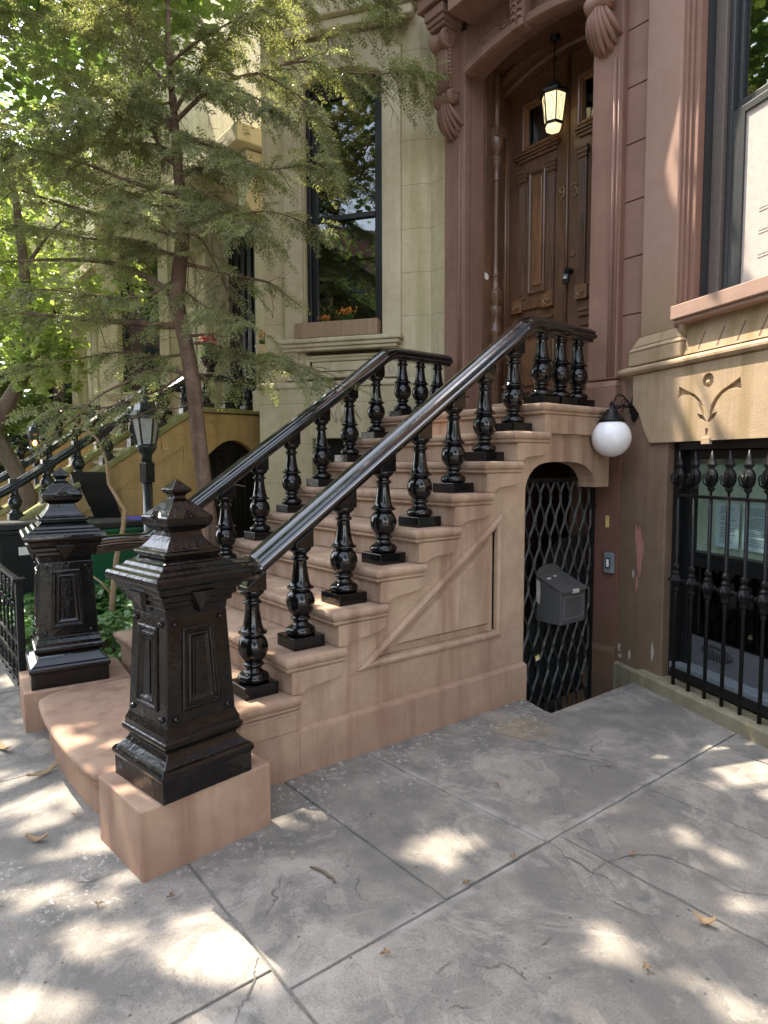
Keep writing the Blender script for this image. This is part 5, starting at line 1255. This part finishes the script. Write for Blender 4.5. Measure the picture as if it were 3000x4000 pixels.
# bare dead twigs near the trunk
for k in range(150):
    pts, drift, r0_, dens = rr.choice(BR[:34]); i = rr.randrange(len(pts)-1); p = P3(*pts[i], drift*(i/(len(pts)-1))**1.2)
    d = Vector((rr.uniform(-1,1), rr.uniform(-1,1), rr.uniform(-1.1,.3))).normalized(); L = rr.uniform(.2,.55)
    q = [p, p+d*L*.5+Vector((0,0,-.02)), p+d*L+Vector((0,0,-.08))]; tw.tube(q, [.004,.003,.0015], 3)
    for j in range(4): s_ = q[1].lerp(q[2], j/4); tw.tube([s_, s_+(d+rv(rr)*.9).normalized()*L*.3], [.002,.001], 3)
wb.build('limbs', M_BARK, con, fix=False); tw.build('twigs', M_BARK, con, fix=False); mesh_leaves('crown', nd.V, nd.F, M_NEEDLE, con)
# sapling
sp = thing('sapling', 'thin leafless tan sapling growing from the ivy in front of the green bin', 'sapling', tuple(gp(436,2440,.0)))
ds = 5.75; b = MB()
b.tube([at(*p, ds) for p in ((436,2450),(440,2330),(455,2180),(468,2120),(480,2070),(488,1990),(470,1968),(425,1890),(415,1800),(400,1760),(380,1715),(340,1680),(280,1650),(240,1600))], [.03,.027,.024,.022,.020,.022,.017,.015,.013,.012,.011,.010,.008,.005], 8); b.build('trunk', M_TWIG, sp)
b = MB(); b.tube([at(*p, ds) for p in ((432,2320),(395,2275),(358,2248))], [.011,.009,.008], 6); b.build('branch', M_TWIG, sp)
# street trees and trees beyond
def crown(lf, c, rad, n, rr, size, clump=26, gap=.0, keep=None):
    k = 0
    while k < n:
        v = rv(rr)*(rr.random()**.45); cc = Vector((c[0]+v.x*rad[0], c[1]+v.y*rad[1], c[2]+v.z*rad[2]))
        cr = rr.uniform(.25,.6)*min(rad)*.45
        for j in range(clump):
            p = cc+rv(rr)*cr*rr.random()**.5; k += 1
            if keep and not keep(p): continue
            d = Vector((rr.uniform(-1,1), rr.uniform(-1,1), rr.uniform(-.8,.3))).normalized(); nn = Vector((rr.uniform(-.6,.6), rr.uniform(-.6,.6), 1)).normalized()
            L = size*rr.uniform(.7,1.3); lf.leaf(p, d, nn, L, L*.75)
def street_tree(label, x, y, h, c, rad, n, size, m, seed, tr=.16, bark=M_BARK2, grp='street trees', lean=(0,0)):
    rr = random.Random(seed); r = thing('street_tree', label, 'tree', (x,y,0), grp); b = MB()
    fork = Vector((x+lean[0]*.5, y+lean[1]*.5, h*.5)); b.tube([(x,y,-.1),(x+.02,y,.4),(x+lean[0]*.25,y+lean[1]*.25,h*.25),tuple(fork)], [tr*1.3,tr,tr*.9,tr*.8], 12)
    for k in range(6):
        a = k*math.pi/3+rr.uniform(-.3,.3); e = Vector((c[0]+rad[0]*.6*math.cos(a), c[1]+rad[1]*.6*math.sin(a), c[2]+rr.uniform(-.3,.5)*rad[2]))
        b.tube([fork, fork.lerp(e, .4)+Vector((0,0,.35)), e], [tr*.55,tr*.35,tr*.1], 7)
    b.build('trunk', bark, r); lf = LF(); crown(lf, c, rad, n, rr, size); mesh_leaves('crown', lf.V, lf.F, m, r); return r
def base_of(u, d): p = at(u, 1812, d); return p.x, p.y
# young maple with bright leaves and a crooked trunk at the left edge
rr = random.Random(21); mp_ = thing('maple_tree', 'young maple with a crooked dark trunk and bright yellow green leaves at the left edge', 'tree', (*base_of(110, 9.2), 0)); b = MB()
b.tube([at(*p, 9.2) for p in ((150,2330),(120,2050),(110,1930),(40,1800),(-25,1690),(20,1590),(80,1490),(112,1380),(108,1250),(95,1050),(70,850),(40,600))], [.13,.12,.11,.105,.10,.10,.095,.088,.08,.07,.055,.03], 10)
for p in (((95,1050),(200,900),(330,780)),((110,1300),(200,1230),(300,1260)),((75,1500),(180,1420),(260,1400))): b.tube([at(*q, 9.2) for q in p], [.03,.02,.008], 6)
b.build('trunk', M_BARK2, mp_); lf = LF()
for (u, v, dd, rd, n) in ((200,1300,9.0,.55,420),(140,1200,9.4,.5,260),(230,1420,8.9,.42,300),(130,1440,9.2,.4,200),(90,1330,9.6,.4,150),(350,1150,10,.6,300),(120,900,10.5,1.1,500),(60,650,10.8,1.3,600),(480,1080,10.6,.5,160)):
    crown(lf, at(u, v, dd), (rd, rd, rd*.9), n, rr, .13, 9)
mesh_leaves('crown', lf.V, lf.F, M_LEAF_Y, mp_)
for i, (u, d, h, cz_, rad, n, m_, lab) in enumerate((
    (-150, 15, 9, 6.5, (2.6,2.6,2.8), 5200, M_LEAF_Y, 'sunlit street tree beyond the maple, nearest of those down the block'),
    (120, 21, 11, 7.5, (3.2,3.2,3.6), 6500, M_LEAF, 'broad green street tree down the block behind the conifer top'),
    (-60, 28, 12, 7.0, (4.0,4.0,4.5), 7000, M_LEAF_Y, 'farthest bright street tree at the end of the view'))):
    x, y = base_of(u, d); street_tree(lab, x, y-.3, h, (x, y-.3, cz_), rad, n, .24, m_, 40+i, .2)
for i, (u, d, cz_, rad, n, lab) in enumerate(((10, 15.5, 2.4, (1.3,1.3,1.5), 1500, 'low leafy tree behind the crooked maple trunk'), (95, 19, 2.8, (1.6,1.6,1.8), 1700, 'low leafy tree far behind the second lamp post'), (-60, 13, 2.6, (1.2,1.2,1.6), 1300, 'low leafy tree at the very left border'))):
    x, y = base_of(u, d); street_tree(lab, x, y, 3.5, (x, y, cz_), rad, n, .20, M_LEAF, 140+i, .08)
# trees over the pavement and across the road: they shade the scene and show in the window glass
for i, (x, y, hz, rad, n) in enumerate(((1.5,-13.5,7.0,(3.2,3.0,3.2),4200),(-6.5,-14,7.5,(3.4,3.,3.4),4200),(8.5,-14,7.5,(3.,3.,3.),3400),(-15,-13.5,8,(3.6,3.2,3.6),4200))):
    street_tree('leafy street tree across the road, reflected in the window glass', x, y, hz, (x, y, hz), rad, n, .26, M_LEAF, 60+i, .2, grp='trees across the road')
for i in range(8):
    x = -26+i*6.2; r = thing('row_house', 'brick row house across the road, seen only as a reflection', 'house', (x, -18.2, 0), 'houses across the road')
    b = MB(); b.box(x-3.09, x+3.09, -24, -18.2, 0, 11+.6*(i % 2)); b.build('wall', M_BROWN if i % 2 else M_BASE, r)
    b = MB(); b.box(x-3.09, x+3.09, -18.2, -17.9, 10.4, 11.2); b.build('cornice', M_PIER, r)
    first = None
    for fl in range(3):
        for k in range(3):
            if first is None: b = MB(); b.box(x-2.5,x-1.5,-18.2,-18.16,2.2,4.2); first = b.build('window', M_FRAME, r)
            else: copy_part(first, r, (k*2.0, 0, fl*3.0))
r = thing('row_house', 'brown row house continuing the terrace to the right, outside the picture', 'house', (7, 2.5, 0), None)
b = MB(); b.box(3.35,12,1.9,10,0,9.5); b.build('wall', M_BROWN, r)
first = None
for k in range(4):
    if first is None: b = MB(); b.box(3.9,5.0,1.87,1.9,2.4,5.0); first = b.build('window', M_FRAME, r)
    else: copy_part(first, r, (k*2.0,0,0))
for i, (x, y, hz, rad, n) in enumerate(((9.5,-2.9,6.5,(2.6,2.4,3.0),3600),(16,-2.9,7,(3,2.6,3.2),3600))):
    street_tree('leafy kerbside tree farther right along the pavement, outside the picture', x, y, hz, (x, y, hz), rad, n, .26, M_LEAF, 80+i, .2, grp='kerbside trees to the right')
# the big unseen tree by the kerb, crown gaps shaped to drop the sun patches
HOL = [((.656,-.497),.06,.07),((.807,-.454),.15,.16),((.80,-.334),.09,.07),((.998,-.304),.10,.08),((.593,-.594),.05,.05),((.802,-.835),.07,.07),((1.056,-.564),.06,.05),((.988,-.697),.06,.05),((.212,-.841),.12,.06),((.86,-.60),.10,.08),((.90,-.38),.10,.06),
  ((-.664,-.808),.15,.12),((-.862,-.787),.18,.09),((.031,-.782),.06,.07),((-.044,-.645),.06,.07),((-.374,-.743),.07,.07),((.314,-.928),.06,.05),((.664,-1.021),.08,.09),((.77,-.887),.09,.08),((.591,-.902),.06,.06),((.485,-.842),.07,.05),((.245,-.6),.12,.05),((.484,-.422),.05,.05),
  ((.871,.517),.15,.10),((1.032,.278),.06,.07),((.976,-.308),.11,.09),((1.638,.544),.10,.08),((1.53,1.343),.11,.09),((1.81,.895),.07,.06),((2.0,.652),.08,.08),((1.841,1.08),.08,.05),((1.221,1.337),.06,.05),((1.749,.336),.06,.07),((1.938,.521),.06,.05),((1.72,.98),.05,.05),((2.2,.75),.12,.10)]
Dv = Vector((math.cos(R(22)), -math.sin(R(22)))); Nv = Vector((-math.sin(R(22)), -math.cos(R(22))))
def lit(gx, gy):
    for (cx, cy), rx, ry in HOL:
        if ((gx-cx)/rx)**2+((gy-cy)/ry)**2 < 1: return True
    q = Vector((gx-.18, gy-3.1)); s = q.dot(Dv); nu = q.dot(Nv)
    if -1.35 < nu < -.47 and 1.17 < s < 3.4:
        if 1.37 < s < 1.47: return False
        if 1.66 < s < 1.74 and nu > -.75: return False
        if nu < -.83 and s < 2.25: return False
        if -.83 < nu < -.76 and 1.5 < s < 1.75: return False
        if nu < -1.0 and 2.7 < s < 2.85: return False
        return True
    if -.27 < nu < -.05 and 1.28 < s < 1.36: return True
    if -.3 < nu < -.02 and 1.52 < s < 1.58: return True
    return False
rr = random.Random(99); GAP = []
def addgaps(n, x0, x1, y0, y1, r0_, r1_):
    for _ in range(n): GAP.append((rr.uniform(x0, x1), rr.uniform(y0, y1), rr.uniform(r0_, r1_), rr.uniform(.6, 1.5)))
addgaps(120, -2.2, .6, -1.6, -.5, .03, .075); addgaps(16, .3, 1.2, -1.5, -.75, .05, .11); addgaps(34, -1.6, .9, -.5, 1.5, .035, .075); addgaps(60, -7, -2.0, -1., 3.3, .06, .2); addgaps(15, -1.25,.55,.05,1.5,.09,.15); addgaps(6, -.9, .35, -.6, -.2, .08, .13)
addgaps(10, -.6, .5, -.62, -.25, .05, .08); addgaps(60, -9, -4, 0, 4, .1, .35); addgaps(26, .1, 1.7, 1.95, 3.0, .08, .2); addgaps(22, -3.2, -1.2, .8, 3, .08, .22); addgaps(8, 2.2, 4.5, -.5, 1.5, .05, .1)
cell = {}
for g in GAP:
    for ix in range(int(math.floor((g[0]-.5)*2)), int(math.floor((g[0]+.5)*2))+1):
        for iy in range(int(math.floor((g[1]-.5)*2)), int(math.floor((g[1]+.5)*2))+1): cell.setdefault((ix, iy), []).append(g)
def gapped(gx, gy):
    for cx, cy, r, e in cell.get((int(math.floor(gx*2)), int(math.floor(gy*2))), ()):
        if ((gx-cx)*e)**2+((gy-cy)/e)**2 < r*r: return True
    return False
tree = {}
for nm, tx, lab in (('a', -3.4, 'tall kerbside street tree whose branches hang over the pavement before the brown stoop'), ('b', -10.5, 'tall street tree at the kerb farther left, overhanging the cream house')):
    r = thing('street_tree', lab, 'tree', (tx, -2.9, 0), 'street trees'); b = MB()
    b.tube([(tx,-2.9,-.1),(tx,-2.9,1),(tx-.1,-2.8,3.4),(tx-.2,-2.5,5.2)], [.30,.24,.21,.18], 14)
    for k in range(9):
        a = -.6+k*.42; e = (tx-.2+4.2*math.cos(a)*(1 if k % 2 else .7), -2.5+4.6*abs(math.sin(a))*(1 if k % 2 else .6), 7.2+.7*(k % 3))
        b.tube([(tx-.2,-2.5,5.1), (tx-.2+.35*(e[0]-tx), -2.5+.35*(e[1]+2.5), 6.1+.2*(k % 2)), e], [.10,.07,.015], 7)
    b.build('trunk', M_BARK2, r); tree[nm] = (r, LF())
cnt = 0
while cnt < 40000:
    gx = rr.uniform(-8.5, 2.75); gy = rr.uniform(-2.6, 4.6); z = rr.uniform(6.2, 9.2); cnt += 1
    if lit(gx, gy) or gapped(gx, gy): continue
    edge = (gx+1)/6.0
    if gx < -4 and rr.random() < .5: continue
    p = Vector((gx-KX*z, gy-KY*z, z))
    if p.y > 2.3 and p.x < -1: continue
    d = Vector((rr.uniform(-1,1), rr.uniform(-1,1), rr.uniform(-.5,.2))).normalized(); n = Vector((rr.uniform(-.45,.45)-.3, rr.uniform(-.45,.45), 1)).normalized()
    # keep the whole blade out of the open gaps
    L = rr.uniform(.12,.20); tip = p+d*L; tg = (tip.x+KX*tip.z, tip.y+KY*tip.z)
    if lit(*tg) or gapped(*tg): continue
    tree['a' if p.x > -7 else 'b'][1].leaf(p, d, n, L, L*.85, .06)
for r, lf in tree.values(): mesh_leaves('crown', lf.V, lf.F, M_LEAF, r)

# ------------------------------------------------------------------ litter on the pavement
rr = random.Random(3)
def bark_piece(label, x, y, L, wd, ang):
    b = MB(Matrix.Translation((x, y, .006)) @ Matrix.Rotation(ang, 4, 'Z')); n = 7
    vs = []; fs = []
    for i in range(n):
        t = i/(n-1)-.5; w_ = wd*(.6+.5*math.cos(t*2.4))*rr.uniform(.8,1.2); z = .004+.016*abs(t)**1.5*4
        vs += [(t*L, -w_/2, z+.006), (t*L, 0, z), (t*L, w_/2, z+.008), (t*L, -w_/2, z+.003), (t*L, 0, z-.003), (t*L, w_/2, z+.005)]
    for i in range(n-1):
        a, c = i*6, i*6+6; fs += [(a,a+1,c+1,c),(a+1,a+2,c+2,c+1),(a+3,c+3,c+4,a+4),(a+4,c+4,c+5,a+5),(a,c,c+3,a+3),(a+2,a+5,c+5,c+2)]
    b.add(vs, fs); o = b.build('bark_piece', M_TWIG, None); tag(o, label, 'bark', 'bark pieces on the pavement')
bark_piece('curled tan bark piece on the sidewalk beside the curved bottom step', -.84, -.655, .16, .026, 1.9)
bark_piece('short brown bark piece lying on the sidewalk in front of the near plinth', -.205, -.80, .09, .022, .9)
bark_piece('tan curled bark piece on the slab at the right side of the yard', 1.765, .888, .065, .024, .35)
bark_piece('dark bark piece at the left border of the sidewalk', -1.30, -.765, .13, .028, .3)
for i, (x, y, lab) in enumerate(((.674,1.057,'brown dry leaf in the middle of the yard slab nearest the stoop wall'),(1.108,.402,'pale dry leaf in the joint where four slabs meet'),(1.117,.663,'reddish dry leaf on the long joint'),(.902,1.664,'dark dry leaf near the well kerb'),(-.313,-.624,'yellowish dry leaf by the near plinth'),(.497,-.492,'small red leaf beside the plinth shadow'),(.382,-.71,'brown dry leaf on the sunlit sidewalk'),(1.197,-.052,'greenish crumpled leaf near the lower centre'),(1.40,1.05,'tiny brown leaf right of the long joint'),(1.748,.548,'small brown leaf in the right sun patch'))):
    lf = LF()
    for k in range(3): lf.leaf(Vector((x, y, .012)), Vector((math.cos(k*1.9+i), math.sin(k*1.9+i), .25)).normalized(), Vector((rr.uniform(-.5,.5), .2, 1)).normalized(), .022, .013, .2)
    o = mesh_leaves('fallen_leaf', lf.V, lf.F, M_DRYLEAF); tag(o, lab, 'leaf', 'fallen leaves on the pavement')
b = MB(); pts = [gp(1000+x*1.2055, 2700+y*1.2055)+Vector((0,0,.008)) for x, y in ((175,575),(195,580),(222,592),(235,606),(248,610),(256,626))]; b.tube(pts, [.003,.005,.006,.006,.005,.003], 6); o = b.build('twig', M_BARK2, None); tag(o, 'thin crooked twig lying on the slab in front of the stoop wall', 'twig')
